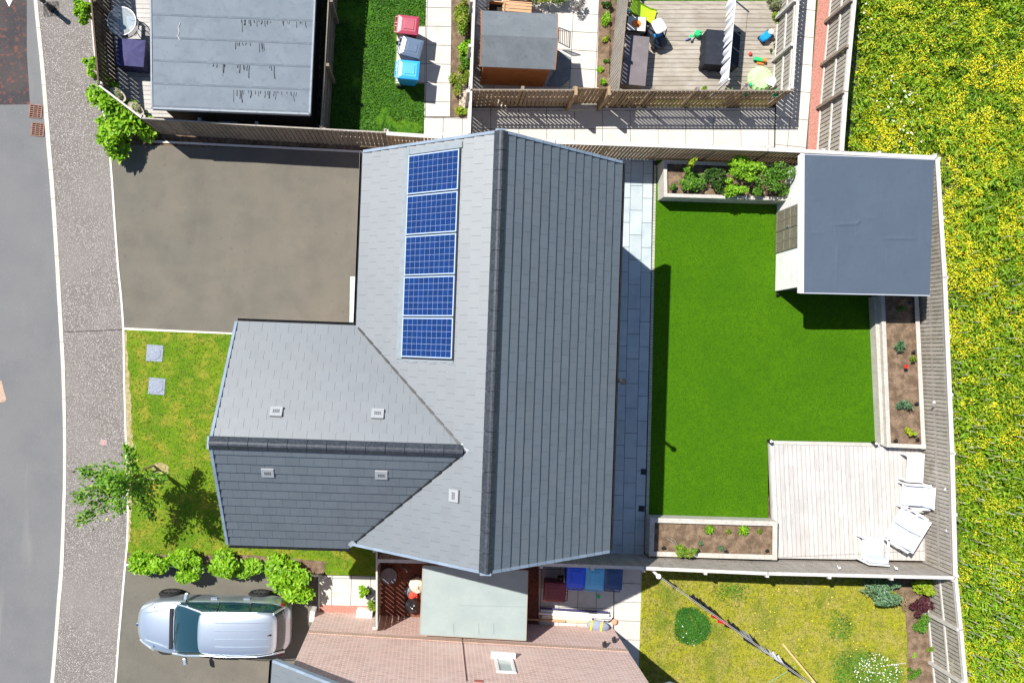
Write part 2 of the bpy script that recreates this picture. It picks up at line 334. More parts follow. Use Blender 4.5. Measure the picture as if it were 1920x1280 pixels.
# patio
pat = poly([(1080, 270), (1232, 270), (1226, 500), (1220, 800), (1213, 1045), (1060, 1040)])
sheet('patio_bed', [(1080, 270), (1234, 270), (1227, 500), (1221, 800), (1214, 1050), (1060, 1045)], .0, m_pjoint)
a0, a1 = P(1205, 447), P(1193, 975); d_ = a0-a1; ang = math.atan2(d_.y, d_.x)-math.pi/2
org = P(1203.5, 418)
regP = WX(poly([(1085, 275), (1226.5, 275), (1219, 560), (1216.5, 700), (1209, 1045), (1065, 1042)]))
struct(pave(MB(), regP, (org.x, org.y), ang, .4, .8, 0, .022, .014, stag=.5).build('patio', m_patio))
m_sett = mat('edging_brick', (.4, .4, .3), .85, [('island', .12), ('noise', 20, (.3, .3, .22), .5, .7, 3)])
eb = MB(); N_ = 66*2
for i in range(N_):
    t0 = (i+.04)/N_; t1 = (i+.94)/N_
    f = lambda t, s: P((1226.5 if s == 0 else 1233)+((1209 if s == 0 else 1215.5)-(1226.5 if s == 0 else 1233))*t, 310+(1038-310)*t)
    eb.prism(WX([f(t0, 0), f(t0, 1), f(t1, 1), f(t1, 0)]), -.02, .03)
struct(eb.build('brick_edging', m_sett))
sheet('lawn', [(1231, 300), (1500, 300), (1700, 520), (1690, 845), (1440, 832), (1440, 985), (1216, 985), (1222, 760)], .035, m_aglawn)
sheet('garden_soil', [(1440, 290), (1800, 290), (1800, 1070), (1216, 1066), (1216, 975), (1600, 900)], -.02, m_soil)
# bin yard slabs south of the house
sheet('yard_bed', [(1005, 1030), (1207, 1035), (1207, 1330), (1000, 1330)], .0, m_pjoint)
d_ = P(1205, 1163)-P(1084, 1159)
reg = WX(poly([(1010, 1040), (1150, 1042), (1150, 1130), (1148, 1190), (1010, 1185)]))
ym = pave(MB(), reg, WX([P(1084, 1103)])[0], math.atan2(d_.y, d_.x), .6, .6, 0, .024)
reg = WX(poly([(1151.5, 1042), (1204, 1044), (1200, 1420), (1151.5, 1420)]))
pave(ym, reg, WX([P(1151, 1127)])[0], math.atan2(d_.y, d_.x), .93, .6, 0, .024)
struct(ym.build('yard_paving', m_slab))
sheet('neighbour_lawn', [(1204, 1055), (1800, 1075), (1840, 1500), (1190, 1500)], .03, m_ylawn)
sheet('planting_bed', [(1640, 1075), (1780, 1083), (1800, 1400), (1702, 1400), (1702, 1200), (1698, 1150), (1680, 1110)], .05, m_soil2)
# northern parcels
sheet('lush_lawn', [(612, -160), (800, -160), (795, 250), (600, 245)], .02, m_glawn)
sheet('lush_lawn', [(1100, -160), (1500, -160), (1470, 20), (1160, 20)], .015, m_glawn)
bd = MB(); 
sheet('path_bed', [(795, -160), (848, -160), (846, 270), (884, 270), (884, 300), (740, 300), (742, 50), (800, 46)], .0, m_joint)
pm = MB()
a = P(824, 60); d_ = P(800, -40)-P(795, 250); ang = math.atan2(d_.y, d_.x)-math.pi/2
pave(pm, WX(poly([(801, -160), (849, -160), (846, 50), (846, 219), (795, 219), (798, 50)])), WX([P(800.5, 50)])[0], ang, .92, .61, 0, .026)
pave(pm, WX(poly([(744, 50), (797, 50), (796, 157), (741, 157)])), WX([P(744, 50)])[0], ang, .6, .6, 0, .026)
pave(pm, WX(poly([(795, 221), (882, 221), (880, 300), (792, 300)])), WX([P(795, 221)])[0], ang, .62, .9, 0, .026)
struct(pm.build('path_slabs', m_slab))
sheet('planting_bed', [(847, -160), (890, -160), (882, 221), (846, 219)], .05, m_soil2)
sheet('yard_bed', [(886, -160), (1130, -160), (1123, 175), (884, 175)], .0, m_joint)
pm = MB(); d_ = P(1125, 63)-P(1075, 60)
pave(pm, WX(poly([(888, -160), (1131, -160), (1122, 200), (884, 200)])), WX([P(1073, 60)])[0], math.atan2(d_.y, d_.x), .82, .6, 0, .024, stag=.0)
struct(pm.build('yard_paving', m_slab))
sheet('planting_bed', [(1128, -160), (1146, -160), (1142, 165), (1119, 163)], .05, m_soil2)
sheet('yard_bed', [(1130, -160), (1180, -160), (1160, 200), (1120, 200)], -.01, m_soil)
sheet('lane_bed', [(880, 200), (1530, 200), (1562, -160), (1620, -160), (1600, 300), (880, 300)], -.004, m_joint)
pm = MB(); d_ = P(1289, 242)-P(1025, 242); ang = math.atan2(d_.y, d_.x)
pave(pm, WX(poly([(884, 203), (1452, 203), (1450, 298), (884, 298)])), WX([P(1025, 242)])[0], ang, .905, .6, 0, .02)
d2 = P(1533, 0)-P(1508, 270); ang2 = math.atan2(d2.y, d2.x)-math.pi/2
pave(pm, WX(poly([(1453, 298), (1512, 298), (1520, 160), (1533, 0), (1545, -160), (1465, -160), (1455, 203)])), WX([P(1516, 226)])[0], ang2, .62, .9, 0, .02)
struct(pm.build('lane', m_slab))
sheet('red_chips', [(1513, 298), (1521, 160), (1534, 0), (1546, -160), (1566, -160), (1556, 0), (1546, 150), (1533, 298)], .012, m_chips, .03)
# ------------------------------------------------------------------ the houses
m_tile = mat('roof_tile', (.05, .066, .076), .62, [('island', .12), ('noise', 2.5, (.062, .079, .089), .4, .7, 6), ('noise', 40, (.04, .049, .06), .5, .75, 3), ('noise', 1.1, (.068, .078, .084), .55, .8, 7), ('speck', 2.2, (.2, .21, .19), .035, .8)], (50, .25, .004), spec=1)
m_tile.node_tree.nodes['Principled BSDF'].inputs['IOR'].default_value = 1.87
m_ridge = mat('ridge_tile', (.026, .032, .042), .5, [('island', .12), ('noise', 14, (.06, .066, .08), .45, .75, 5)], (60, .25, .004), spec=.45)
m_verge = mat('dry_verge', (.2, .25, .31), .5, [('island', .1)], spec=.45)
m_black = mat('black_plastic', (.012, .012, .014), .4, [('noise', 10, (.03, .03, .03), .5, .8, 4)], spec=.5)
m_gut = m_black
m_lead = mat('lead_flashing', (.24, .27, .29), .55, [('noise', 8, (.19, .21, .23), .45, .7, 5)], spec=.5)
m_alu = mat('aluminium', (.6, .62, .64), .4, [('noise', 12, (.5, .52, .54), .5, .7)], metal=.6)
m_brick = mat('facing_brick', (.64, .4, .34), .9, [('brick', .225, .075, (.76, .66, .6), (.42, .24, .2)), ('noise', 1.3, (.68, .55, .5), .5, .9, 4), ('noise', 60, (.2, .11, .09), .62, .8, 3)], (70, .5, .006))
m_render = mat('wall_render', (.5, .48, .43), .9, [('noise', 3, (.42, .4, .36), .5, .8, 5)], (60, .4, .005))
m_frame = mat('white_frame', (.78, .78, .77), .4, spec=.45)
m_glass = mat('window_glass', (.03, .045, .05), .06, spec=.8)
m_cell = mat('solar_cell', (.003, .022, .1), .35, [('island', .2), ('noise', 60, (.005, .032, .14), .4, .7, 3)], spec=.25, coat=0)
m_grid = mat('cell_grid', (.34, .42, .58), .45)
m_door = mat('grey_door', (.1, .11, .12), .5)
TAN = .765; CO = 1/math.sqrt(1+TAN*TAN); SI = TAN*CO
def roof_plane(mb, o, t, s, n, L_, S_, regs, g=.29, w=.34, seed=1, base=None):
    # tiles laid on plane from o: t along the eave, s up the slope
    rg = random.Random(seed); ro = math.ceil(S_/g)
    for i in range(ro):
        s0 = i*g-(.04 if i == 0 else 0); s1 = min((i+1)*g+.05, S_)
        off = (i % 2)*w/2
        for j in range(-1, int(L_/w)+2):
            dz = rg.uniform(0, .004); tw = rg.uniform(-.003, .003)
            for r in regs:
                q = clipc([(j*w-off+.002, s0), ((j+1)*w-off-.002, s0), ((j+1)*w-off-.002, s1), (j*w-off+.002, s1)], r)
                if len(q) < 3 or area(q) < 2e-4: continue
                k = len(q)
                top = [o+t*a+s*b+n*(.052-.042*(b-s0)/g+dz+tw*(a-j*w)) for a, b in q]
                bot = [o+t*a+s*b+n*(.052-.042*(b-s0)/g+dz-.012) for a, b in q]
                mb.add(bot+top, [tuple(range(k-1, -1, -1)), tuple(range(k, 2*k))]+[(x, (x+1) % k, k+(x+1) % k, k+x) for x in range(k)])
def ridge_caps(name, a, b, nL, nR, parent, pitch=.46):
    mb = MB(); d = (b-a); L_ = d.length; d.normalize(); n = round(L_/pitch); pt = L_/n; Z = Vector((0, 0, 1))
    for i in range(n):
        p0 = a+d*(i*pt); p1 = a+d*((i+1)*pt-.012); j_ = R.uniform(-.004, .004)
        for wv in (nL, nR):
            hv = Vector((wv.x, wv.y, 0)).normalized(); pr = [(0, .105), (.045, .1), (.155, -.035), (.155, -.06), (.03, .06), (0, .07)]
            vs = [q+hv*x+Z*(z+j_) for q in (p0, p1) for x, z in pr]
            mb.add(vs, [(k, (k+1) % 6, 6+(k+1) % 6, 6+k) for k in range(6)]+[tuple(range(5, -1, -1)), tuple(range(6, 12))])
    return mb.build(name, m_ridge, parent)
def verge_run(mb, a, b, out, n, g=.29, drop=.1):    # little caps along a gable edge, a = eave, b = ridge
    d = b-a; L_ = d.length; d.normalize(); k = round(L_/g); g = L_/k
    for i in range(k):
        p0 = a+d*(i*g-.01)+n*.012; p1 = a+d*((i+1)*g-.008)
        c = (p0+p1)/2+n*.035+out*.012
        mb.ob(c, (p1-p0)/2, out*.035, n*.026); mb.ob((p0+p1)/2+out*.04-n*.03, (p1-p0)/2, out*.008, n*.06)
ZE, ZR = 5.1, 7.62
rn, rs = P(940, 245, ZR), P(910, 1075, ZR); XR = (rn.x+rs.x)/2; YN = rn.y-.04; YS = rs.y+.04
XW = (P(683.5, 282, ZE).x+P(658, 1018, ZE).x)/2; XE = (P(1163, 300, ZE).x+P(1139, 1032, ZE).x)/2
print('house', XR, YN, YS, XW, XE, 'slopes', (ZR-ZE)/(XR-XW), (ZR-ZE)/(XE-XR))
house = thing('house', 'large house with dark tiled roof, solar panels and a wing towards the road', 'house', ((XW+XE)/2, (YN+YS)/2, 0))
ww = Vector((XR-XW, 0, ZR-ZE)); SW_ = ww.length; sw = ww.normalized(); nw = Vector((-sw.z, 0, sw.x))
we = Vector((XR-XE, 0, ZR-ZE)); SE_ = we.length; se = we.normalized(); ne = Vector((-se.z, 0, se.x)); ne = ne if ne.z > 0 else -ne
Yw = P(620, 837, 7.2).y; ZW = 7.2
YwN = (P(445, 608, ZE).y+P(672, 613, ZE).y)/2; YwS = (P(430, 1019, ZE).y+P(660, 1021, ZE).y)/2; XwW = (P(443, 608, ZE).x+P(429, 1018, ZE).x)/2
ZW = ZE+(ZR-ZE)/(XR-XW)*0 + 2.12
tW = Vector((0, -1, 0)); oW = Vector((XW, YN, ZE)); LY = YN-YS
sV = SW_*(ZW-ZE)/(ZR-ZE); tv = YN-Yw; XV = XW+(XR-XW)*(ZW-ZE)/(ZR-ZE)
vx_ = lambda v: (v-.1*(tv-v)/sV, -.1)
regs = [[(0, -.1), (0, SW_), (tv, SW_), (tv, sV), vx_(YN-YwN)], [(LY, SW_), (tv, SW_), (tv, sV)]+([vx_(YN-YwS), (LY, -.1)] if YN-YwS < LY-.02 else [(LY, sV*(YN-YwS-LY)/(YN-YwS-tv))])]
mb = MB(); roof_plane(mb, oW, tW, sw, nw, LY, SW_, regs, seed=3); mb.build('roof_slope', m_tile, house, label='pale sunlit slope of overlapping grey tiles')
mb = MB(); roof_plane(mb, Vector((XE, YN, ZE)), tW, se, ne, LY, SE_, [[(0, -.1), (0, SE_), (LY, SE_), (LY, -.1)]], seed=4)
mb.build('roof_slope', m_tile, house, label='darker slope with black course lines facing the garden')
# wing roof
for (Y0, sgn, sd_) in ((YwN, -1, 5), (YwS, 1, 6)):
    v = Vector((0, Yw-Y0, ZW-ZE)); S_ = v.length; s_ = v.normalized(); n_ = Vector((0, -s_.z, s_.y)); n_ = n_ if n_.z > 0 else -n_
    o_ = Vector((XwW, Y0, ZE)); Lx = XV-XwW; L0 = XW-XwW
    mb = MB(); roof_plane(mb, o_, Vector((1, 0, 0)), s_, n_, Lx, S_, [[(0, -.1), (L0-.1*(Lx-L0)/S_, -.1), (Lx, S_), (0, S_)]], seed=sd_)
    mb.build('wing_roof_slope', m_tile, house)
ridge_caps('ridge_tiles', Vector((XR, YN+.03, ZR+.005)), Vector((XR, YS-.03, ZR+.005)), Vector((-sw.x, 0, -sw.z)), Vector((-se.x, 0, -se.z)), house)
q_ = Vector((0, Yw-YwN, ZW-ZE)).normalized()
ridge_caps('wing_ridge_tiles', Vector((XwW-.03, Yw, ZW+.005)), Vector((XV-.06, Yw, ZW+.005)), Vector((0, -q_.y, -q_.z)), Vector((0, q_.y, -q_.z)), house)
X_, Y_ = Vector((1, 0, 0)), Vector((0, 1, 0))
nN = Vector((0, q_.z, -q_.y)); nS = Vector((0, -nN.y, nN.z))
vr = []
for yy, oo in ((YN, Y_), (YS, -Y_)):
    vr += [(Vector((XE, yy, ZE)), Vector((XR+.1, yy, ZR-.08)), oo, ne), (Vector((XW, yy, ZE)), Vector((XR-.1, yy, ZR-.08)), oo, nw)]
vr += [(Vector((XwW, YwN, ZE)), Vector((XwW, Yw+.1, ZW-.08)), -X_, nN), (Vector((XwW, YwS, ZE)), Vector((XwW, Yw-.1, ZW-.08)), -X_, nS)]
for a_ in vr: mb = MB(); verge_run(mb, *a_); mb.build('verge_caps', m_verge, house)
for yy in (YN+.05, YS-.05): MB().box(XR-.13, XR+.13, yy-.03, yy+.03, ZR-.14, ZR+.02).build('ridge_end_cap', m_verge, house)
MB().box(XwW-.09, XwW-.04, Yw-.15, Yw+.15, ZW-.14, ZW+.02).build('ridge_end_cap', m_verge, house)
mb = MB()   # valleys
for Y0 in (YwN, YwS):
    a, b = Vector((XW, Y0, ZE+.055)), Vector((XV, Yw, ZW+.055)); MB().tube([a, b], .028, 6).build('valley', m_black, house)
mb = MB(); V = Vector((XV+.05, Yw, ZW+.09))
for Y0 in (YwN, YwS):
    d = (Vector((XW, Y0, ZE))-Vector((XV, Yw, ZW))).normalized(); mb.bar(V, V+d*.27, .07, .012)
d = (Vector((XW, YwS, ZE))-Vector((XV, Yw, ZW))).normalized(); mb.build('lead_saddle', m_lead, house); mb = MB(); e = Vector((XW-.02, YwS+.03, ZE+.08)); mb.bar(e, e-d*.22, .12, .014)
mb.build('valley_foot', m_lead, house)
# gutters, fascia
def gutter(mb, a, b, side):
    d = (b-a).normalized(); nseg = 6; r = .068; pr = []
    for k in range(nseg+1):
        th = math.pi*k/nseg; pr.append((math.cos(th)*r, -math.sin(th)*r))
    vs = []; 
    for e in (a, b):
        vs += [e+side*(x+.07)+Vector((0, 0, z-.02)) for x, z in pr]
    m = len(pr); mb.add(vs, [(k, k+1, m+k+1, m+k) for k in range(m-1)])
for a, b, sd2 in ((Vector((XE, YN, ZE)), Vector((XE, YS, ZE)), X_), (Vector((XW, YN, ZE)), Vector((XW, YwN, ZE)), -X_), (Vector((XwW, YwN, ZE)), Vector((XW, YwN, ZE)), Y_), (Vector((XwW, YwS, ZE)), Vector((XW, YwS, ZE)), -Y_)):
    mb = MB(); gutter(mb, a, b, sd2); mb.build('gutter', m_gut, house, solid=.006)
# walls (they stand inside the eaves)
wx0, wx1, wy0, wy1 = XW+.42, XE-.42, YS+.22, YN-.22
def gable_body(mb, x0, x1, y0, y1, xr, ze, slope_w, slope_e, zr):
    pts = [(x0, 0), (x1, 0), (x1, ze), (xr, zr), (x0, ze)]
    vs = [(x, y0, z) for x, z in pts]+[(x, y1, z) for x, z in pts]
    mb.add(vs, [(0, 1, 2, 3, 4), (9, 8, 7, 6, 5)]+[(i, 5+i, 5+(i+1) % 5, (i+1) % 5) for i in range(5)])
zw = ZE+.42*sw.z/sw.x-.1; mb = MB(); gable_body(mb, wx0, wx1, wy0, wy1, XR, zw, 0, 0, ZR-.1)
a0, a1 = YwN-.42 if YwN > YwS else YwN+.42, YwS+.42 if YwN > YwS else YwS-.42
pts = [(a1, 0), (a0, 0), (a0, zw), (Yw, ZW-.1), (a1, zw)]
vs = [(XwW+.22, y, z) for y, z in pts]+[(wx0+.3, y, z) for y, z in pts]
mb.add(vs, [(0, 1, 2, 3, 4), (9, 8, 7, 6, 5)]+[(i, 5+i, 5+(i+1) % 5, (i+1) % 5) for i in range(5)])
hx = XW+(XR-XW)*.93; mb.build('walls', m_brick, house)
# under-tile decking keeps the roof closed
mb = MB()
for (o_, s_, n_, S_, L_, t_) in ((Vector((XE, YN, ZE)), se, ne, SE_, LY, tW),):
    c = [o_-n_*.012, o_+t_*L_-n_*.012, o_+t_*L_+s_*S_-n_*.012, o_+s_*S_-n_*.012]; mb.add(c+[p-n_*.1 for p in c], [(0, 1, 2, 3), (7, 6, 5, 4), (0, 3, 7, 4), (1, 5, 6, 2), (0, 4, 5, 1), (3, 2, 6, 7)])
for rg_ in regs:
    rg_ = [(a, max(b, 0)) for a, b in rg_]; c = [oW+tW*a+sw*b-nw*.012 for a, b in rg_]; k = len(c); mb.add(c+[p-nw*.1 for p in c], [tuple(range(k)), tuple(range(2*k-1, k-1, -1))]+[(x, (x+1) % k, k+(x+1) % k, k+x) for x in range(k)])
for Y0, n_ in ((YwN, nN), (YwS, nS)):
    c = [Vector((XwW, Y0, ZE)), Vector((XW, Y0, ZE)), Vector((XV, Yw, ZW)), Vector((XwW, Yw, ZW))]; c = [p-n_*.012 for p in c]; mb.add(c+[p-n_*.1 for p in c], [(0, 1, 2, 3), (7, 6, 5, 4), (0, 3, 7, 4), (1, 5, 6, 2), (0, 4, 5, 1), (3, 2, 6, 7)])
mb.build('roof_boarding', mat('roof_boarding', (.03, .03, .032), .9), house)
def window(parent, c, wdt, hgt, ax, out, pane=m_glass, rev=.02):
    ax, out = Vector(ax), Vector(out); up = Vector((0, 0, 1)); c = Vector(c)+out*rev
    f = MB()
    for s_ in (-1, 1):
        f.ob(c+ax*s_*(wdt/2-.035), ax*.035, out*.035, up*hgt/2); f.ob(c+up*s_*(hgt/2-.035), ax*(wdt/2-.07), out*.034, up*.035)
    f.ob(c, ax*.025, out*.03, up*(hgt/2-.07)); f.ob(c-up*(hgt/2+.04)+out*.04, ax*(wdt/2+.06), out*.07, up*.03)
    fr = f.build('window', m_frame, parent); MB().ob(c, ax*(wdt/2-.06), out*.012, up*(hgt/2-.06)).build('pane', pane, fr)
for yy in (YS+1.6, (YN+YS)/2, YN-1.6):
    window(house, (wx1, yy, 3.9), 1.2, 1.1, (0, 1, 0), (1, 0, 0))
window(house, (wx1, YS+2.2, 1.15), 2.4, 2.1, (0, 1, 0), (1, 0, 0)); window(house, (wx1, YN-2.2, 1.5), 1.6, 1.1, (0, 1, 0), (1, 0, 0))
window(house, (wx0, YN-1.6, 3.9), 1.2, 1.1, (0, 1, 0), (-1, 0, 0)); window(house, (XwW+.22, Yw, 3.9), 1.6, 1.1, (0, 1, 0), (-1, 0, 0)); window(house, (XwW+.22, Yw, 1.4), 1.9, 1.3, (0, 1, 0), (-1, 0, 0))
dr = MB().box(wx0-.05, wx0+.02, YN-4.2, YN-1.6, 0, 2.15).build('garage_door', m_door, house)
# roof vents
def on_plane(u, v, o, n):   # where the sight line meets a roof plane
    d = RM @ Vector((u-PP[0], PP[1]-v, -F)); c0 = Vector((0, 0, H)); return c0+d*((o-c0).dot(n)/d.dot(n))
m_vent = mat('vent_tile', (.3, .31, .32), .5, [('noise', 20, (.25, .26, .27), .5, .7)])
m_vdark = mat('vent_grille', (.1, .105, .115), .6)
for (u, v, o_, n_, a_) in ((518, 771, Vector((XwW, YwN, ZE)), nN, X_), (708, 775, Vector((XwW, YwN, ZE)), nN, X_), (502, 886, Vector((XwW, YwS, ZE)), nS, X_), (715, 890, Vector((XwW, YwS, ZE)), nS, X_), (851, 929, oW, nw, Y_)):
    c = on_plane(u, v, o_+n_*.072, n_); b_ = n_.cross(a_)
    vt = MB().ob(c, a_*.15, b_*.135, n_*.026).build('roof_vent', m_vent, house, bevel=.006); g_ = MB()
    for i in range(4):
        for j in range(2): g_.ob(c+a_*((i-1.5)*.043)+b_*((j-.5)*.05)+n_*.026, a_*.0165, b_*.0205, n_*.004)
    g_.build('grille', m_vdark, vt)
# solar panels lie flush in a frame of flashing
def pl(u, v, h=0): return on_plane(u, v, oW+nw*h, nw)
rows = [((765, 292), (861, 278), (859, 355), (763.5, 366)), ((762.5, 370), (858.5, 359), (855.5, 434.5), (761.5, 442)), ((760.5, 446), (855, 439), (852.5, 514), (759, 518)), ((758.5, 521), (852, 518.5), (850, 594), (757, 595)), ((756.5, 598), (850, 597.5), (848, 674), (754.5, 671.5))]
c_n, c_s = pl(765, 292, .07), pl(754.5, 671.5, .07); xl = min(c_n.x, c_s.x)
lo = ((c_n+c_s)/2-oW).dot(sw); hi = ((pl(861, 278, .07)+pl(848, 674, .07))/2-oW).dot(sw)
yt = (YN-pl(765, 292, .07).y+YN-pl(861, 278, .07).y)/2; yb = (YN-pl(848, 674, .07).y+YN-pl(754, 671, .07).y)/2
ph = (yb-yt)/5
fl_ = MB()
def slab_on(mb, t0, t1, s0, s1, h0, h1): mb.ob(oW+tW*(t0+t1)/2+sw*(s0+s1)/2+nw*(h0+h1)/2, tW*(t1-t0)/2, sw*(s1-s0)/2, nw*(h1-h0)/2)
slab_on(fl_, yt-.17, yb+.03, lo-.1, lo-.005, .03, .06); slab_on(fl_, yt-.17, yb+.03, lo-.19, lo-.103, .03, .05)
slab_on(fl_, yt-.17, yt-.02, lo, hi+.06, .03, .058); slab_on(fl_, yb+.02, yb+.08, lo, hi+.02, .03, .046)
fl_.build('panel_flashing', mat('flashing_grey', (.2, .23, .25), .6, [('noise', 6, (.16, .185, .2), .4, .7, 5)], spec=.8), house)
MB().ob(oW+tW*(yt+yb)/2+sw*(lo+hi)/2+nw*.045, tW*((yb-yt)/2+.02), sw*((hi-lo)/2+.03), nw*.012).build('panel_tray', m_black, house)
for i in range(5):
    t0 = yt+i*ph+.012; t1 = yt+(i+1)*ph-.026
    pb = MB(); slab_on(pb, t0, t1, lo, hi, .06, .088); pan = pb.build('solar_panel', m_grid, house)
    cb = MB(); nx, ny = 10, 6; cw_ = (hi-lo-.05)/nx; ch = (t1-t0-.05)/ny
    for a in range(nx):
        for b in range(ny): slab_on(cb, t0+.025+b*ch+.003, t0+.025+(b+1)*ch-.003, lo+.025+a*cw_+.003, lo+.025+(a+1)*cw_-.003, .0855, .091)
    cb.build('cells', m_cell, pan)
# flue beside the garden gutter
vp = P(1158, 714, 5.3); mb = MB(); mb.tube([(XE+.16, vp.y, 4.2), (XE+.16, vp.y, 5.5)], .05, 10); mb.tube([(XE-.02, vp.y, 4.9), (XE+.16, vp.y, 4.9)], .04, 8); mb.lathe((XE+.16, vp.y, 5.48), [(.06, 0), (.085, .03), (.085, .09), (.05, .12)], 12)
mb.build('soil_vent_pipe', m_black, house, smooth=False)
# ---------------- the neighbour's brick house
cwL, cwR = P(595, 1145), P(1150, 1178)
dx = (cwR-cwL).normalized(); nb = thing('house', 'pink brick house with a white framed window beyond the green felt shed', 'house', tuple((cwL+cwR)/2))
inn = Vector((dx.y, -dx.x, 0)); inn = inn if inn.y < 0 else -inn
wl = (cwR-cwL).length; zr2 = ZE+TAN*(wl/2)
o_ = cwL; dep = 7
pts = [(0, 0), (wl, 0), (wl, ZE+.25), (wl/2, ZE+.25+TAN*wl/2-.05), (0, ZE+.25)]
vs = [o_+dx*a+Vector((0, 0, z)) for a, z in pts]+[o_+dx*a+inn*dep+Vector((0, 0, z)) for a, z in pts]
MB().add(vs, [(0, 1, 2, 3, 4), (9, 8, 7, 6, 5)]+[(i, 5+i, 5+(i+1) % 5, (i+1) % 5) for i in range(5)]).build('brick_wall', m_brick, nb)
m_band = mat('soldier_brick', (.5, .31, .22), .9, [('brick', .08, .5, (.5, .44, .38), (.42, .25, .18))], (60, .5, .005))
out = -inn
def wallpt(u, v, off=0):  # where a sight line meets the gable wall
    d = RM @ Vector((u-PP[0], PP[1]-v, -F)); c0 = Vector((0, 0, H)); return c0+d*((o_+out*off-c0).dot(out)/d.dot(out))
zb = (wallpt(600, 1186).z+wallpt(860, 1200).z)/2
MB().ob(o_+dx*wl/2+out*.005+Vector((0, 0, zb)), dx*wl/2, out*.012, (0, 0, .11)).build('brick_band', m_band, nb)
a, b = wallpt(926, 1233), wallpt(968, 1262); print('win', a, b, 'band z', zb)
c = (a+b)/2; wdt = abs((b-a).dot(dx)); wh = abs(a.z-b.z)
f = MB(); up = Vector((0, 0, 1)); 
for s_ in (-1, 1): f.ob(c+dx*s_*(wdt/2-.04)+out*.01, dx*.04, out*.03, up*(wh/2)); f.ob(c+up*s_*(wh/2-.04)+out*.01, dx*(wdt/2-.08), out*.029, up*.04)
f.ob(c-up*(wh/2+.05)+out*.07, dx*(wdt/2+.08), out*.09, up*.04)
fr = f.build('window', m_frame, nb); MB().ob(c, dx*(wdt/2-.07), out*.006, up*(wh/2-.07)).build('pane', mat('frosted_glass', (.35, .42, .4), .15, spec=.7), fr)
c = wallpt(871, 1240); MB().ob(o_+dx*(c-o_).dot(dx)+out*.008+up*2.55, dx*.009, out*.012, up*2.5).build('cable', mat('brown_cable', (.1, .03, .02), .6), nb)
c = wallpt(897, 1277); MB().ob(c+out*.01, dx*.11, out*.014, up*.075).build('air_brick', mat('air_brick', (.35, .14, .11), .9), nb)
for u, v in ((1151, 1203), (1133, 1212)):
    c = wallpt(u, v); q = MB(); q.ob(c+out*.06, dx*.05, out*.06, up*.09); q.ob(c+out*.14+up*.05, dx*.035, out*.05, up*.02); q.build('wall_lamp', m_black, nb, bevel=.01)
c = wallpt(588, 1148); MB().ob(o_+out*.02-dx*.08+up*.35, dx*.07, out*.16, up*.3).build('meter_box', m_frame, nb)
# its roof: two slopes rising to a ridge beyond the frame
eL, eR = o_-dx*.42+up*ZE-inn*.25, o_+dx*(wl+.42)+up*ZE-inn*.25; md = (eL+eR)/2; md.z = ZE+TAN*(eR-eL).length/2
for e, t_ in ((eL, inn), (eR, inn)):
    s_ = (md-e).normalized(); n_ = s_.cross(t_); n_ = n_ if n_.z > 0 else -n_; S_ = (md-e).length
    mb = MB(); roof_plane(mb, e, t_, s_, n_, dep, S_, [[(0, -.1), (0, S_), (dep, S_), (dep, -.1)]], seed=9)
    mb.build('roof_slope', m_tile, nb)
    mb = MB(); c = [e-n_*.012, e+t_*dep-n_*.012, e+t_*dep+s_*S_-n_*.012, e+s_*S_-n_*.012]; mb.add(c+[p-n_*.1 for p in c], [(0, 1, 2, 3), (7, 6, 5, 4), (0, 3, 7, 4), (1, 5, 6, 2), (0, 4, 5, 1), (3, 2, 6, 7)]); mb.build('roof_boarding', mat('roof_boarding', (.03, .03, .032), .9), nb)
    mb = MB(); verge_run(mb, e, md-s_*.1, -inn, n_); mb.build('verge_caps', m_verge, nb)
    sd2 = -dx if e is eL else dx; mb = MB(); gutter(mb, e, e+inn*dep, sd2); mb.build('gutter', m_frame if e is eR else m_black, nb, solid=.006)
ridge_caps('ridge_tiles', md, md+inn*dep, (eL-md).normalized(), (eR-md).normalized(), nb)
# ------------------------------------------------------------------ fences
m_wood = mat('weathered_wood', (.2, .165, .125), .9, [('island', .16), ('noise', 5, (.25, .215, .175), .45, .7, 6), ('noise', 14, (.12, .095, .07), .52, .72, 6, (3, 3, .6))], (30, .5, .004, (4, 4, .5)))
m_silver = mat('silvered_wood', (.34, .31, .27), .9, [('island', .1), ('noise', 4, (.25, .215, .17), .48, .7, 6), ('noise', 12, (.45, .43, .4), .52, .75, 6, (3, 3, .6)), ('speck', 9, (.62, .6, .57), .14, .9)], (30, .5, .004, (4, 4, .5)))
m_pale = mat('pale_rail', (.5, .475, .44), .85, [('island', .08), ('noise', 7, (.4, .37, .33), .45, .75, 6)], (30, .4, .004))
m_brown = mat('brown_fence_wood', (.3, .21, .12), .9, [('island', .2), ('noise', 6, (.38, .29, .18), .5, .72, 6), ('noise', 13, (.2, .13, .07), .5, .7, 6, (3, 3, .6))], (30, .5, .004, (4, 4, .5)))
m_dbrown = mat('dark_brown_wood', (.1, .07, .045), .9, [('island', .2), ('noise', 6, (.14, .1, .06), .5, .72, 6)], (30, .5, .004))
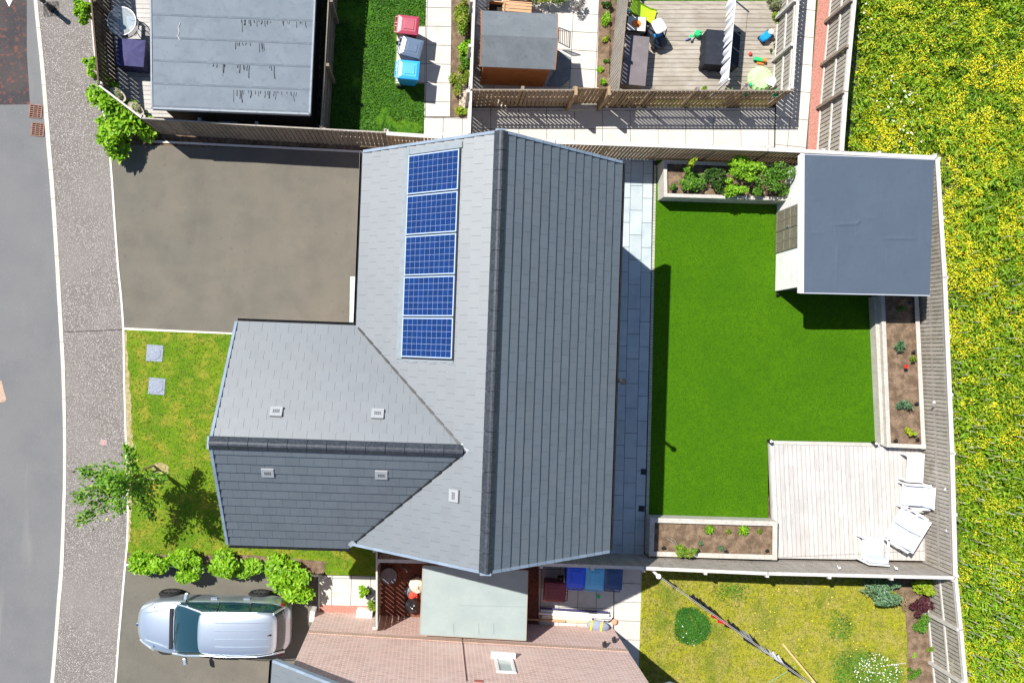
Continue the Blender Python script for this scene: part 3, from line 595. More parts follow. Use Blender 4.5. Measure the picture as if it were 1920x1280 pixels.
def fence(label, pts, h=1.8, side=1, pitch=.14, gap=.02, post=1.75, cap=.09, m=None, mr=None, name='wooden_fence', rails=(.25, .95, 1.6), z0=0, group='garden fences', post_mat=None, railw=.035):
    m = m or m_wood; mr = mr or m_pale
    W_ = [P(u, v, z0+h) for u, v in pts]; mid = sum(W_, Vector())/len(W_)
    t = thing(name, label, 'fence', (mid.x, mid.y, z0), group=group)
    sb = MB(); rb = [MB() for _ in rails]; cb = MB()
    for i in range(len(W_)-1):
        a, b = W_[i].copy(), W_[i+1].copy(); a.z = b.z = 0; d = b-a; L_ = d.length; d.normalize(); n = Vector((-d.y, d.x, 0))
        k = max(1, round(L_/pitch)); p = L_/k
        for j in range(k):
            c = a+d*((j+.5)*p); hh = h-.03+R.uniform(-.006, .006)
            sb.ob(c+Vector((0, 0, z0+.04+hh/2-.02)), d*(p-gap)/2, n*.007, (0, 0, (hh-.04)/2))
        for r_, q in zip(rails, rb):
            q.ob((a+b)/2+n*side*(.009+railw/2+.001)+Vector((0, 0, z0+r_)), d*L_/2, n*railw/2, (0, 0, .038))
        if cap: cb.ob((a+b)/2+n*side*.012+Vector((0, 0, z0+h-.012)), d*(L_/2+.01), n*cap/2, (0, 0, .014))
        kp = max(1, round(L_/post))
        for j in range(kp+(1 if i == len(W_)-2 else 0)):
            c = a+d*(L_*j/kp)+n*side*(.012+railw+.045)
            MB().ob(c+Vector((0, 0, z0+(h+.0)/2)), d*.045, n*.045, (0, 0, (h+.0)/2-.03)).build('post', post_mat or mr, t)
    sb.build('boards', m, t)
    for q in rb: q.build('rail', mr, t)
    if cap: cb.build('cap_rail', mr, t)
    return t
fence('dark slatted fence along the pavement with green shrubs growing through it', [(163, -90), (170, 0), (184, 160)], m=m_dbrown, mr=m_dbrown, cap=.05, gap=.024)
fence('short diagonal fence above the big green shrub, planters hung on its inner side', [(184, 160), (265, 222)], m=m_brown, cap=.05)
fence('grey slatted fence between the flat roofed building and the empty driveway', [(265, 222), (480, 236), (722, 249)], m=m_wood, mr=m_silver, cap=.04, gap=.022)
fence('pale capped fence between the lane and the house garden, passing behind the ridge', [(725, 251), (830, 258), (1042, 267), (1440, 281), (1755, 296)], m=m_brown, pitch=.115, gap=.02, cap=.11, post=1.75)
fence('long silvery fence between the white garden furniture and the flowering meadow', [(1757, 297), (1771, 520), (1785, 850), (1791, 1080)], m=m_silver, pitch=.125, gap=.022, cap=.13, h=1.8)
fence('gappy fence with pale rails below the garden corner, beside the dark red shrub', [(1793, 1084), (1803, 1180), (1812, 1280), (1826, 1420)], side=-1, m=m_silver, gap=.03, cap=.11, rails=(.12, .95, 1.68))
fence('silvery fence between the deck planter and the dry yellow lawn', [(708, 1050), (1015, 1057), (1208, 1064), (1440, 1074), (1790, 1082)], side=-1, m=m_silver, pitch=.115, gap=.018, cap=.1)
fence('short fence seen end on between the pale path slabs and the rubbish bags', [(707, 1033), (707, 1178)], side=-1, m=m_wood, cap=.05, gap=.03)
fence('brown slatted lane fence beside the shed, left of the gate', [(883, 169), (1078, 169.5)], h=1.7, m=m_brown, mr=m_wood, pitch=.13, gap=.042, cap=.04, rails=(.25, .9, 1.5))
fence('brown slatted lane fence below the toy strewn deck, right of the gate', [(1143, 170), (1310, 170.5), (1487, 171)], h=1.7, m=m_brown, mr=m_wood, pitch=.125, gap=.042, cap=.04, rails=(.25, .9, 1.5))
fence('thin pale topped fence beside the yellow green bushes and the brown shed', [(895, -120), (890, 0), (884, 170), (881, 250)], side=-1, h=1.7, m=m_wood, cap=.07, pitch=.12)
fence('shaded fence between the flat roofed building and the lush lawn', [(626, -120), (615, 0), (601, 241)], m=m_wood, mr=m_wood, cap=.04, gap=.03, rails=(.25, .95, 1.6))
fence('slatted fence between the narrow flower bed and the grey storage box', [(1186, -120), (1175, 0), (1158, 168)], h=1.62, m=m_silver, pitch=.125, gap=.032, cap=.05, mr=m_wood)
fence('short see through fence on the lane side of the toy strewn deck', [(1507, -120), (1497, 0), (1486, 166)], h=1.7, side=-1, m=m_silver, gap=.03, cap=.09, rails=(.2, .9, 1.5))
fence('tall railed fence beside the red chippings at the meadow edge', [(1618, -130), (1604, 0), (1588, 172), (1580, 284)], side=-1, m=m_silver, gap=.032, pitch=.14, cap=.1, rails=(.1, .92, 1.66), post=1.72, post_mat=m_wood)
# lane gate
gt = thing('garden_gate', 'narrow slatted wooden gate set back in the lane fence with a pale step', 'gate', tuple(P(1110, 203)))
a, b = P(1080, 165, 1.7), P(1142, 165, 1.7); a.z = b.z = 0; d = (b-a).normalized(); n = Vector((-d.y, d.x, 0)); L_ = (b-a).length
mb = MB()
for j in range(8): c = a+d*((j+.5)*L_/8); mb.ob(c+Vector((0, 0, .88)), d*(L_/16-.008), n*.009, (0, 0, .8))
mb.build('boards', m_brown, gt)
mb = MB(); up = Vector((0, 0, 1))
for z in (.25, .9, 1.5): mb.ob((a+b)/2+n*.028+up*z, d*L_/2, n*.017, up*.04)
mb.bar(a+n*.05+up*.3, b+n*.05+up*1.45, .03, .05, n); mb.build('brace', m_wood, gt)
for c in (a, b): MB().ob(c-n*.09+up*.86, d*.045, n*.13, up*.86).build('post', m_brown, gt)
mb = MB().prism(WX(poly([(1065, 196), (1120, 196), (1119, 206), (1065, 206)], .12)), 0, .12); mb.build('step', m_slab, gt)
# ------------------------------------------------------------------ flat roofed garden building, north west
m_felt = mat('roof_felt', (.14, .165, .19), .85, [('noise', 1.2, (.165, .19, .215), .4, .65, 7), ('noise', 5, (.118, .142, .168), .5, .75, 6), ('speck', 9, (.3, .32, .34), .06, .9)], (60, .5, .005))
m_clad = mat('dark_cladding', (.05, .045, .04), .8, [('noise', 8, (.03, .028, .025), .4, .7, 5)])
m_streak = mat('felt_streak', (.025, .03, .035), .6)
gb = thing('garden_building', 'big flat roofed building with grey felt and black bitumen drips', 'garden building', tuple(P(440, 60)))
zt = 2.3; rp = poly([(284, -150), (597, -150), (590, 0), (580, 214), (286, 203)], zt)
rp = [P(281, -150, zt), P(597, -150, zt), P(580.5, 214, zt), P(285, 203, zt)]
MB().prism(WX(rp), zt-.16, zt).build('roof', m_felt, gb)
tr = MB()
for i in range(4):
    a, b = rp[i], rp[(i+1) % 4]; tr.bar(a+Vector((0, 0, -.06)), b+Vector((0, 0, -.06)), .05, .17)
tr.build('roof_trim', mat('trim_grey', (.24, .27, .3), .6, [('noise', 8, (.17, .2, .22), .5, .7)]), gb)
cx = sum(rp, Vector())/4; wpoly = [cx+(p-cx)*.94 for p in rp]
MB().prism(WX(wpoly), 0, zt-.165).build('walls', m_clad, gb)
sm = MB()
for k in range(-3, 5):
    v0 = 28+k*43; a, b = P(286, v0-1, zt+.002), P(589-.04*v0, v0+11, zt+.002); sm.bar(a, b, .06, .012)
sm.build('felt_laps', mat('felt_lap', (.11, .132, .155), .85, [('noise', 5, (.15, .175, .2), .45, .7, 6)], (60, .4, .005)), gb)
dm = MB(); rr = random.Random(4)
for (v0, spans) in ((37, [(452, 480), (482, 508), (530, 545), (556, 575)]), (80, [(442, 452), (455, 472), (486, 495)]), (122, [(400, 410), (418, 424), (446, 468), (505, 516)]), (169, [(438, 446), (450, 480), (484, 510), (514, 535), (538, 558)])):
    for (x0, x1) in spans:
        x = x0
        while x < x1:
            ln = rr.choice((4, 6, 9, 13, 20))*rr.uniform(.7, 1.2); yy = v0+(x-440)*.036
            pts = [P(x, yy, zt+.006), P(x+rr.uniform(-1, 1), yy+ln*.5, zt+.006), P(x+rr.uniform(-1.5, 1.5), yy+ln, zt+.006)]
            w_ = rr.uniform(.005, .014); dm.tube(pts, [w_, w_*.8, w_*1.2], 5); x += rr.uniform(1.5, 8)
dm.build('bitumen_drips', m_streak, gb)['kind'] = 'stuff'
cr = MB(); cr.tube([P(338, 43, zt+.01), P(334, 52, zt+.01), P(336, 60, zt+.01), P(333, 68, zt+.01), P(337, 76, zt+.01)], .012, 5); cr.build('pale_scratch', m_pale, gb)
# ------------------------------------------------------------------ small brown shed, north
m_shedf = mat('shed_felt', (.115, .13, .14), .9, [('noise', 2, (.145, .16, .17), .4, .65, 7), ('noise', 8, (.09, .105, .115), .5, .75, 6)], (70, .6, .005))
m_orange = mat('orange_stain_wood', (.36, .13, .035), .8, [('noise', 10, (.24, .085, .025), .45, .7, 6, (1, 1, 6)), ('noise', 3, (.44, .17, .05), .5, .75, 4)], (20, .4, .005, (1, 1, 6)))
def bar_shed(label, roof_px, zs, zr, wallpx, m_wall, m_roof, ridge_v=None):
    pass
sh_ = thing('garden_shed', 'small brown wooden shed with a two pitched felt roof by the lane', 'shed', tuple(P(970, 110)))
zE_, zRd = 1.95, 2.25
A, B, Cc, D = P(902, 20, zE_), P(1046, 27, zE_), P(1041, 131, zE_), P(900, 125, zE_)
r0, r1 = P(900, 65, zRd), P(1048, 66, zRd)
r0 = Vector(((A.x+D.x)/2, (A.y+D.y)/2, zRd)); r1 = Vector(((B.x+Cc.x)/2, (B.y+Cc.y)/2, zRd))
for q in ((A, B, r1, r0), (D, r0, r1, Cc)):
    th = Vector((0, 0, .03)); MB().add(list(q)+[p-th for p in q], [(0, 1, 2, 3), (7, 6, 5, 4), (0, 4, 5, 1), (1, 5, 6, 2), (2, 6, 7, 3), (3, 7, 4, 0)]).build('roof_slope', m_shedf, sh_)
f = lambda p, k=.9: Vector((( p.x-(A.x+Cc.x)/2)*k+(A.x+Cc.x)/2, (p.y-(A.y+Cc.y)/2)*k+(A.y+Cc.y)/2, 0))
w4 = [f(A), f(B), f(Cc), f(D)]; pk0, pk1 = (w4[0]+w4[3])/2, (w4[1]+w4[2])/2
vs = [Vector((p.x, p.y, 0)) for p in w4]+[Vector((p.x, p.y, zE_-.02)) for p in w4]+[Vector((pk0.x, pk0.y, zRd-.05)), Vector((pk1.x, pk1.y, zRd-.05))]
MB().add(vs, [(3, 2, 1, 0), (0, 1, 5, 4), (2, 3, 7, 6), (1, 2, 6, 9, 5), (3, 0, 4, 8, 7), (4, 5, 9, 8), (7, 8, 9, 6)]).build('walls', m_orange, sh_)
mb = MB(); 
for p, q in ((A, r0), (r0, D), (B, r1), (r1, Cc)): mb.bar(p+Vector((0, 0, -.04)), q+Vector((0, 0, -.04)), .02, .09)
mb.build('barge_board', m_orange, sh_)
# ------------------------------------------------------------------ green felt shed under the gable, south
m_gfelt = mat('green_felt', (.26, .31, .305), .9, [('noise', 1.5, (.3, .35, .34), .4, .65, 7), ('noise', 60, (.19, .235, .23), .5, .72, 3), ('speck', 40, (.36, .4, .38), .2, .75)], (80, .7, .005))
gs = thing('garden_shed', 'low shed with a flat grey green felt roof below the house gable', 'shed', tuple(P(885, 1120)))
zt = 2.15; rp = [P(793, 1060, zt), P(990, 1070, zt), P(986, 1200, zt), P(787, 1189, zt)]
MB().prism(WX(rp), zt-.03, zt).build('roof', m_gfelt, gs)
mb = MB()
for i in range(4): mb.bar(rp[i]+Vector((0, 0, -.045)), rp[(i+1) % 4]+Vector((0, 0, -.045)), .025, .1)
mb.build('roof_trim', mat('shed_trim', (.3, .27, .22), .8), gs)
cx = sum(rp, Vector())/4; MB().prism(WX([cx+(p-cx)*.93 for p in rp]), 0, zt-.035).build('walls', m_orange, gs)
mb = MB(); 
for u in (850, 897, 925): mb.tube([P(u, 1168, zt+.004), P(u+.6, 1188, zt+.004)], .012, 5)
mb.tube([P(860, 1134, zt+.004), P(988, 1137, zt+.004)], .01, 5); mb.build('felt_folds', m_gfelt, gs)
# ------------------------------------------------------------------ summerhouse
m_navy = mat('navy_felt', (.062, .083, .112), .85, [('noise', .9, (.066, .089, .12), .4, .65, 7), ('noise', 5, (.058, .078, .106), .5, .75, 6), ('noise', 4, (.07, .093, .126), .55, .75, 6, (3, .4, 1)), ('speck', 6, (.3, .32, .35), .035, .8)], (60, .6, .006))
m_wboard = mat('white_boards', (.74, .73, .72), .8, [('noise', 7, (.62, .61, .59), .45, .75, 6, (3, .5, 3)), ('noise', 1.5, (.8, .79, .78), .5, .7, 4)], (14, .4, .006, (1, .3, 8)))
sm_ = thing('summerhouse', 'large summerhouse with a navy felt roof and white boarded front in the lawn corner', 'summerhouse', tuple(P(1600, 440)))
zf, zk = 2.35, 2.2
q = [P(1508, 291, zf), P(1752, 301, zk), P(1743, 553, zk), P(1507, 548, zf)]
mb = MB(); nx, ny = 40, 40; rr = random.Random(2)
wr = [(.22, .50, .42, .49, .04), (.40, .49, .44, .46, .03), (.60, .59, .88, .585, .032), (.02, .56, .15, .57, .022), (.05, .2, .02, .1, .01), (.4, .45, .6, .44, .01), (.25, .98, .27, .6, .008), (.02, .33, .14, .31, .009)]
def wrk(a, b):
    z = .004*math.sin(a*9+b*2)+.003*math.sin(a*23+b*3.5)+.002*math.sin(b*14+a*4)
    for x0, y0, x1, y1, h_ in wr:
        dx_, dy_ = x1-x0, y1-y0; t = max(0, min(1, ((a-x0)*dx_+(b-y0)*dy_)/(dx_*dx_+dy_*dy_))); dd = math.hypot(a-x0-dx_*t, (b-y0-dy_*t))
        z += h_*math.exp(-(dd/.008)**2)*math.sin(math.pi*(.08+.84*t))
    return z
nx = ny = 110
vs = []
for j in range(ny+1):
    for i in range(nx+1):
        a, b = i/nx, j/ny; p = (q[0]*(1-a)+q[1]*a)*(1-b)+(q[3]*(1-a)+q[2]*a)*b; vs.append(p+Vector((0, 0, wrk(a, b))))
mb.add(vs, [(j*(nx+1)+i, (j+1)*(nx+1)+i, (j+1)*(nx+1)+i+1, j*(nx+1)+i+1) for j in range(ny) for i in range(nx)])
mb.build('roof_felt', m_navy, sm_, smooth=True)
mb = MB(); th = Vector((0, 0, .03)); mb.add([p-th for p in q]+[p-th*3.5 for p in q], [(0, 1, 2, 3), (7, 6, 5, 4), (0, 4, 5, 1), (1, 5, 6, 2), (2, 6, 7, 3), (3, 7, 4, 0)]); mb.build('roof_deck', m_clad, sm_)
fs = P(1500, 290, zf), P(1499, 549, zf); mb = MB(); mb.bar((q[0]+fs[0])/2+Vector((0, .03, .0)), (q[3]+fs[1])/2+Vector((0, -.02, .0)), .12, .03); mb.bar(fs[0]+Vector((.0, .0, -.06)), fs[1]+Vector((.0, 0, -.06)), .02, .14)
mb.build('front_fascia', m_frame, sm_)
for e, g_ in ((q[3], q[2]), (q[0], q[1])):
    mb = MB(); o2 = Vector((0, -.02 if e is q[3] else .02, -.02)); mb.bar(e+o2, g_+o2, .03, .08); mb.build('side_fascia', mat('fascia_blue_grey', (.36, .38, .42), .6), sm_)
b0, b1 = P(1457.5, 330), P(1453, 546)
d = (b0-b1).normalized(); n = Vector((-d.y, d.x, 0)); n = n if n.x < 0 else -n; wl_ = (b0-b1).length; dep = 3.75
up = Vector((0, 0, 1)); mb = MB()
for k in range(16):       # shiplap front
    z0_, z1_ = .08+k*.14, .08+(k+1)*.14-.006
    mb.ob((b0+b1)/2+up*(z0_+z1_)/2+n*(.012), d*wl_/2, n*.012, up*(z1_-z0_)/2)
mb.build('front_boards', m_wboard, sm_)
c = (b0+b1)/2-n*(dep/2+.02); MB().ob(c+up*1.05, d*(wl_/2-.01), n*dep/2, up*1.05).build('walls', m_clad, sm_)
m_dboard = mat('shutter_wood', (.17, .155, .115), .7, [('noise', 14, (.11, .1, .07), .45, .7, 6), ('noise', 5, (.25, .23, .19), .55, .75, 6)], (30, .5, .004), spec=.5)
def wallp(u, v):
    dd = RM @ Vector((u-PP[0], PP[1]-v, -F)); c0 = Vector((0, 0, H)); return c0+dd*((b1+n*.03-c0).dot(n)/dd.dot(n))
w0, w1 = wallp(1459, 397), wallp(1457, 475); print('door', w0, w1, wallp(1504, 386), wallp(1502, 464))
dc = (w0+w1)/2; dw = (w0-w1).length; zb_, zt_ = .12, 1.98
for s_ in (-1, 1):
    c = Vector((dc.x, dc.y, 0))+d*s_*dw/4+up*(zb_+zt_)/2+n*.01
    lf = MB().ob(c, d*(dw/4-.012), n*.022, up*(zt_-zb_)/2).build('door', m_dboard, sm_)
    g_ = MB()
    for z in (.2, .75, 1.2, 1.9): g_.ob(Vector((c.x, c.y, z))+n*.024, d*(dw/4-.02), n*.006, up*.022)
    g_.ob(c+n*.024, d*.02, n*.006, up*(zt_-zb_)/2); g_.build('glazing_bars', m_wood, lf)
MB().tube([Vector((dc.x, dc.y, 1.0))+n*.06+d*.06, Vector((dc.x, dc.y, 1.15))+n*.06+d*.06], .014, 8).build('door_handle', m_alu, sm_)
# ------------------------------------------------------------------ raised planters
m_planter = mat('planter_boards', (.44, .415, .37), .85, [('island', .05), ('noise', 6, (.34, .31, .265), .45, .72, 6, (2, 2, .7)), ('noise', 2, (.5, .475, .43), .5, .75, 4)], (24, .5, .005, (3, 3, .7)))
def planter(label, px, h, rim=.11, soil_z=.12):
    # px: outer rim corners at height h, in order NW NE SE SW
    o = poly(px, h); t = thing('raised_planter', label, 'planter', tuple(Vector((sum(p.x for p in o)/4, sum(p.y for p in o)/4, 0))), group='raised timber planters')
    k = len(o)
    for i in range(4):
        a, b = o[i], o[(i+1) % 4]; d = (b-a).normalized(); n = Vector((d.y, -d.x, 0)); c_ = sum(o, Vector())/4
        if (c_-a).dot(n) < 0: n = -n
        bb = MB(); nb_ = 3; hh = (h-.03)/nb_
        for j in range(nb_): bb.ob((a+b)/2+n*.03-Vector((0, 0, h))+Vector((0, 0, hh*(j+.5))), d*((b-a).length/2-.002*(i % 2)), n*.024, (0, 0, hh/2-.004))
        bb.build('side_boards', m_planter, t)
        rb = MB(); rb.ob((a+b)/2+n*rim/2-Vector((0, 0, .014+.002*(i % 2))), d*((b-a).length/2+.004), n*rim/2, (0, 0, .015)); rb.build('rim', m_planter, t)
    c_ = sum(o, Vector())/4; MB().prism([((p.x-c_.x)*.985+c_.x, (p.y-c_.y)*.985+c_.y) for p in o], .02, h-soil_z).build('soil', m_soil2, t, label='brown crumbly soil')
    return t
planter('tall planter full of leafy shrubs in the corner between patio and summerhouse', [(1244, 300), (1512, 311), (1505, 377), (1245, 369)], .78)
planter('long planter beside the meadow fence with one red flower', [(1651, 545), (1722, 549), (1736, 841), (1663, 838)], .6, rim=.13)
planter('low planter at the foot of the lawn with a row of small green plants', [(1219, 970), (1458, 977), (1457, 1049), (1217, 1042)], .6, rim=.15)
# bench boards along the long planter (wide pale seat on the lawn side)
bn = thing('wooden_bench', 'long pale boarded bench running along the lawn side of the fence planter', 'bench', tuple(P(1645, 700)))
a0, a1, c0_, c1_ = P(1633, 556, .0), P(1651, 838, .0), P(1651, 553, .45), P(1665, 833, .45)
mb = MB()
for k in range(3):
    s0_, s1_ = k/3+.01, (k+1)/3-.01
    f = lambda t, s: (P(1639, 556, .42)*(1-t)+P(1652, 834, .42)*t)*(1-s)+(P(1652, 556, .42)*(1-t)+P(1664, 834, .42)*t)*s
    mb.prism(WX([f(0, s0_), f(0, s1_), f(1, s1_), f(1, s0_)]), .39, .42)
mb.build('seat_boards', m_planter, bn); mb = MB()
mb.prism(WX([P(1640, 556, .42), P(1645, 556, .42), P(1658, 834, .42), P(1653, 834, .42)]), 0, .385); mb.build('front_panel', m_planter, bn)
# ------------------------------------------------------------------ decks
m_deck = mat('deck_boards', (.43, .41, .385), .85, [('island', .08), ('noise', 5, (.35, .33, .31), .5, .72, 6, (3, .5, 1)), ('noise', 1.2, (.49, .475, .45), .5, .75, 4)], (22, .4, .004, (6, .6, 1)))
m_deck2 = mat('worn_deck_boards', (.31, .275, .225), .85, [('island', .16), ('noise', 5, (.22, .19, .15), .45, .7, 6, (.5, 3, 1)), ('noise', 1.2, (.37, .34, .295), .5, .75, 4)], (22, .4, .004, (.6, 6, 1)))
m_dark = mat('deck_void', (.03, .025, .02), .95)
def deck(name, label, px, z, a, b, w, m, edge=True):
    reg = WX(poly(px, z)); t = thing(name, label, 'deck', tuple(Vector((sum(p[0] for p in reg)/len(reg), sum(p[1] for p in reg)/len(reg), 0))))
    d = P(*b, z)-P(*a, z); mb = MB(); o_ = P(*a, z); pave(mb, reg, (o_.x, o_.y), math.atan2(d.y, d.x)-math.pi/2, w, 30, z-.03, z, .012)
    mb.build('deck_boards', m, t)
    cx_ = sum(p[0] for p in reg)/len(reg); cy_ = sum(p[1] for p in reg)/len(reg)
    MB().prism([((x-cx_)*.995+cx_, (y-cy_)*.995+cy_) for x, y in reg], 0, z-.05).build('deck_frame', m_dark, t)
    mb = MB(); k = len(reg)
    for i in range(k): mb.bar((*reg[i], z-.07), (*reg[(i+1) % k], z-.07), .025, .13)
    mb.build('deck_fascia', m, t); return t
deck('garden_deck', 'pale sunlit deck carrying the white furniture beside the lawn', [(1443, 827), (1648, 831), (1735, 841), (1735, 1050), (1452, 1045)], .25, (1560, 1040), (1551, 840), .142, m_deck)
MB().bar(P(1443, 829, .262), P(1650, 833.5, .262), .11, .022).build('deck_edge_board', m_planter, bpy.data.objects['garden_deck'])
deck('garden_deck', 'weathered deck strewn with toys beside the lane', [(1172, 3), (1486, 3), (1462, 172), (1150, 172)], .2, (1180, 60), (1440, 60), .145, m_deck2)
deck('garden_deck', 'shaded deck strip beside the flat roofed building with a glass table', [(186, -140), (330, -140), (335, 220), (268, 218), (200, 165)], .2, (200, 100), (330, 103), .145, m_deck)
# ------------------------------------------------------------------ vegetation
def leafmat(name, c1, c2, c3, extra=None, wide=0):
    ls = [('islandmix', c2, .25, .75), ('noise', 3, c3, .5, .7, 3)]
    if extra: ls.append(('islandmix', extra, .9, .98))
    if wide: ls.append(('noise', .55, (.1, .22, .006), .5, .68, 5)); ls.append(('noise', 2.2, (.09, .2, .006), .56, .72, 4))
    m = mat(name, c1, .5, ls, spec=.35)
    b = m.node_tree.nodes['Principled BSDF']; b.inputs['Subsurface Weight'].default_value = 0
    nt = m.node_tree; tr = nt.nodes.new('ShaderNodeBsdfTranslucent'); mx = nt.nodes.new('ShaderNodeMixShader'); mx.inputs[0].default_value = .3
    src = b.inputs['Base Color'].links[0].from_socket
    nt.links.new(src, tr.inputs[0]); nt.links.new(b.outputs[0], mx.inputs[1]); nt.links.new(tr.outputs[0], mx.inputs[2])
    nt.links.new(mx.outputs[0], nt.nodes['Material Output'].inputs[0]); return m
l_bright = leafmat('leaf_bright', (.18, .4, .01), (.28, .5, .015), (.11, .28, .008), (.4, .58, .06))
l_mid = leafmat('leaf_mid', (.075, .2, .012), (.13, .3, .02), (.05, .14, .01), (.2, .33, .05))
l_dark = leafmat('leaf_dark', (.03, .085, .01), (.055, .13, .015), (.02, .06, .008))
l_yellow = leafmat('leaf_yellow', (.32, .4, .015), (.2, .34, .015), (.42, .45, .03))
l_ygreen = leafmat('leaf_yellow_green', (.2, .3, .02), (.1, .22, .015), (.33, .33, .03), (.3, .2, .05))
l_sage = leafmat('leaf_sage', (.11, .22, .1), (.18, .32, .17), (.06, .14, .05), (.35, .45, .33))
l_red = leafmat('leaf_dark_red', (.1, .022, .03), (.06, .015, .022), (.16, .05, .06))
l_pale = leafmat('leaf_pale', (.28, .32, .15), (.4, .4, .25), (.17, .22, .08))
m_bark = mat('bark', (.14, .1, .07), .9, [('noise', 20, (.22, .17, .12), .45, .7, 5)], (40, .8, .01))
m_red = mat('red_petal', (.6, .01, .01), .5)
def clump_pts(c, rad, n, k=7, rs=.45, seed=0, flat=.8):
    # leaves gathered on the shells of k small lobes inside an ellipsoid
    g = np.random.default_rng(seed); c = np.array(c); rad = np.array(rad)
    d = g.normal(size=(k, 3)); d /= np.linalg.norm(d, axis=1)[:, None]; lob = d*g.uniform(.3, .92, k)[:, None]; lob[0] = 0; lr = g.uniform(.5, 1.1, k)*rs*.92; lr[0] = rs*1.15
    w = g.integers(0, k, n); q = g.normal(size=(n, 3)); q /= np.linalg.norm(q, axis=1)[:, None]; q[:, 2] = np.where(g.random(n) < .7, np.abs(q[:, 2]), q[:, 2])
    p = lob[w]+q*(lr[w]*g.uniform(.55, 1.05, n))[:, None]
    p = c+p*rad; p[:, 2] = np.maximum(p[:, 2], .03); return p
def stems(mb, base, pts, n, r=.012, seed=1):
    g = random.Random(seed)
    for i in range(n):
        e = pts[g.randrange(len(pts))]; b = Vector(base)+Vector((g.uniform(-.06, .06), g.uniform(-.06, .06), 0)); e = Vector(e)
        m_ = (b+e)/2+Vector((0, 0, .1*(e-b).length)); mb.tube([b, m_, e], [r, r*.7, r*.35], 5)
    return mb
def shrub(label, u, v, rx, ry, h, m, n=900, leaf=.1, k=8, seed=0, cat='shrub', name='shrub', group=None, z0=0, rs=.45, up=.5, aspect=.5, zc=None):
    b = P(u, v, (zc if zc is not None else z0+h*.55)); base = Vector((b.x, b.y, z0))
    t = thing(name, label, cat, tuple(base), group=group)
    pts = clump_pts((b.x, b.y, z0+h*.5), (rx, ry, h*.5), n, k, rs, seed)
    leaf_mesh('foliage', pts, leaf, m, t, up=up, aspect=aspect)
    stems(MB(), base, pts, 7, .012, seed).build('stems', m_bark, t); return t
def S(*a, **k): return shrub(*a, **k)
# hedge plants by the lower driveway
gp = 'shrubs along the lower driveway'
S('first bright shrub of the lower driveway row, nearest the pavement', 288, 1058, .8, .52, .95, l_bright, 1700, .15, 10, 1, group=gp)
S('second bright shrub of the lower driveway row', 359, 1062, .78, .52, .9, l_bright, 1600, .15, 10, 2, group=gp)
S('third bright shrub of the lower driveway row, left of the biggest one', 434, 1064, .78, .6, .95, l_bright, 1700, .15, 10, 3, group=gp)
S('biggest round bright shrub beside the car and the pale path slabs', 535, 1080, 1.0, .8, 1.25, l_bright, 2500, .16, 13, 4, group=gp)
# shrub outside the diagonal fence
S('large glossy green shrub at the corner of the empty driveway', 233, 232, .98, 1.0, 1.2, l_bright, 2600, .17, 14, 5)
S('green shrub pushing out beside the diagonal fence', 203, 186, .5, .8, 1.1, l_bright, 1100, .15, 8, 6)
S('small green shrub sticking out over the pavement edge', 172, 124, .35, .3, 1.1, l_bright, 480, .12, 5, 7)
S('green shrub hugging the pavement fence at the top of the picture', 158, 20, .4, .52, 1.2, l_bright, 900, .12, 7, 8)
# bushes between slab path and lane fence
gp = 'bushes beside the slab path'
S('yellow tipped bush at the top of the narrow bed', 868, 38, .38, .85, 1.0, l_ygreen, 1700, .09, 11, 9, group=gp)
S('green bush in the middle of the narrow bed', 872, 88, .33, .4, .8, l_bright, 900, .09, 8, 10, group=gp)
S('bush with brown patches in the narrow bed', 873, 118, .3, .35, .7, l_mid, 700, .08, 7, 11, group=gp)
S('low yellow green plant at the lower end of the narrow bed', 864, 148, .32, .5, .45, l_ygreen, 800, .08, 7, 12, group=gp)
S('small yellow green plant beside the stones', 862, 210, .28, .17, .3, l_yellow, 350, .07, 5, 13, group=gp)
for i, (u, v, r_, m_) in enumerate(((1135, 36, .22, l_bright), (1134, 74, .15, l_yellow), (1135, 116, .11, l_mid), (1125, 132, .12, l_bright), (1131, 152, .15, l_bright), (1137, 8, .2, l_dark))):
    S(['round bright plant in the strip beside the slatted fence', 'small yellow plant in the strip beside the slatted fence', 'tiny plant in the strip beside the slatted fence', 'little plant close to the gate in the fence strip', 'last plant before the gate in the fence strip', 'dark plant at the top of the fence strip'][i], u, v, r_, r_*(1.6 if i == 0 else 1), r_*1.4, m_, int(1800*r_), .07, 5, 20+i, cat='plant', name='bedding_plant', group='plants in the fence strip')
# border plants on the toy deck side
S('pale grass clump in the top corner of the toy deck', 1450, 12, .28, .28, .45, l_pale, 600, .16, 5, 30, cat='plant', name='bedding_plant', aspect=.12)
S('green plant beside the blue toy on the deck', 1459, 38, .25, .25, .4, l_ygreen, 420, .09, 5, 31, cat='plant', name='bedding_plant')
S('low dark plant at the deck edge below the blue toy', 1452, 85, .16, .5, .3, l_dark, 420, .08, 6, 32, cat='plant', name='bedding_plant')
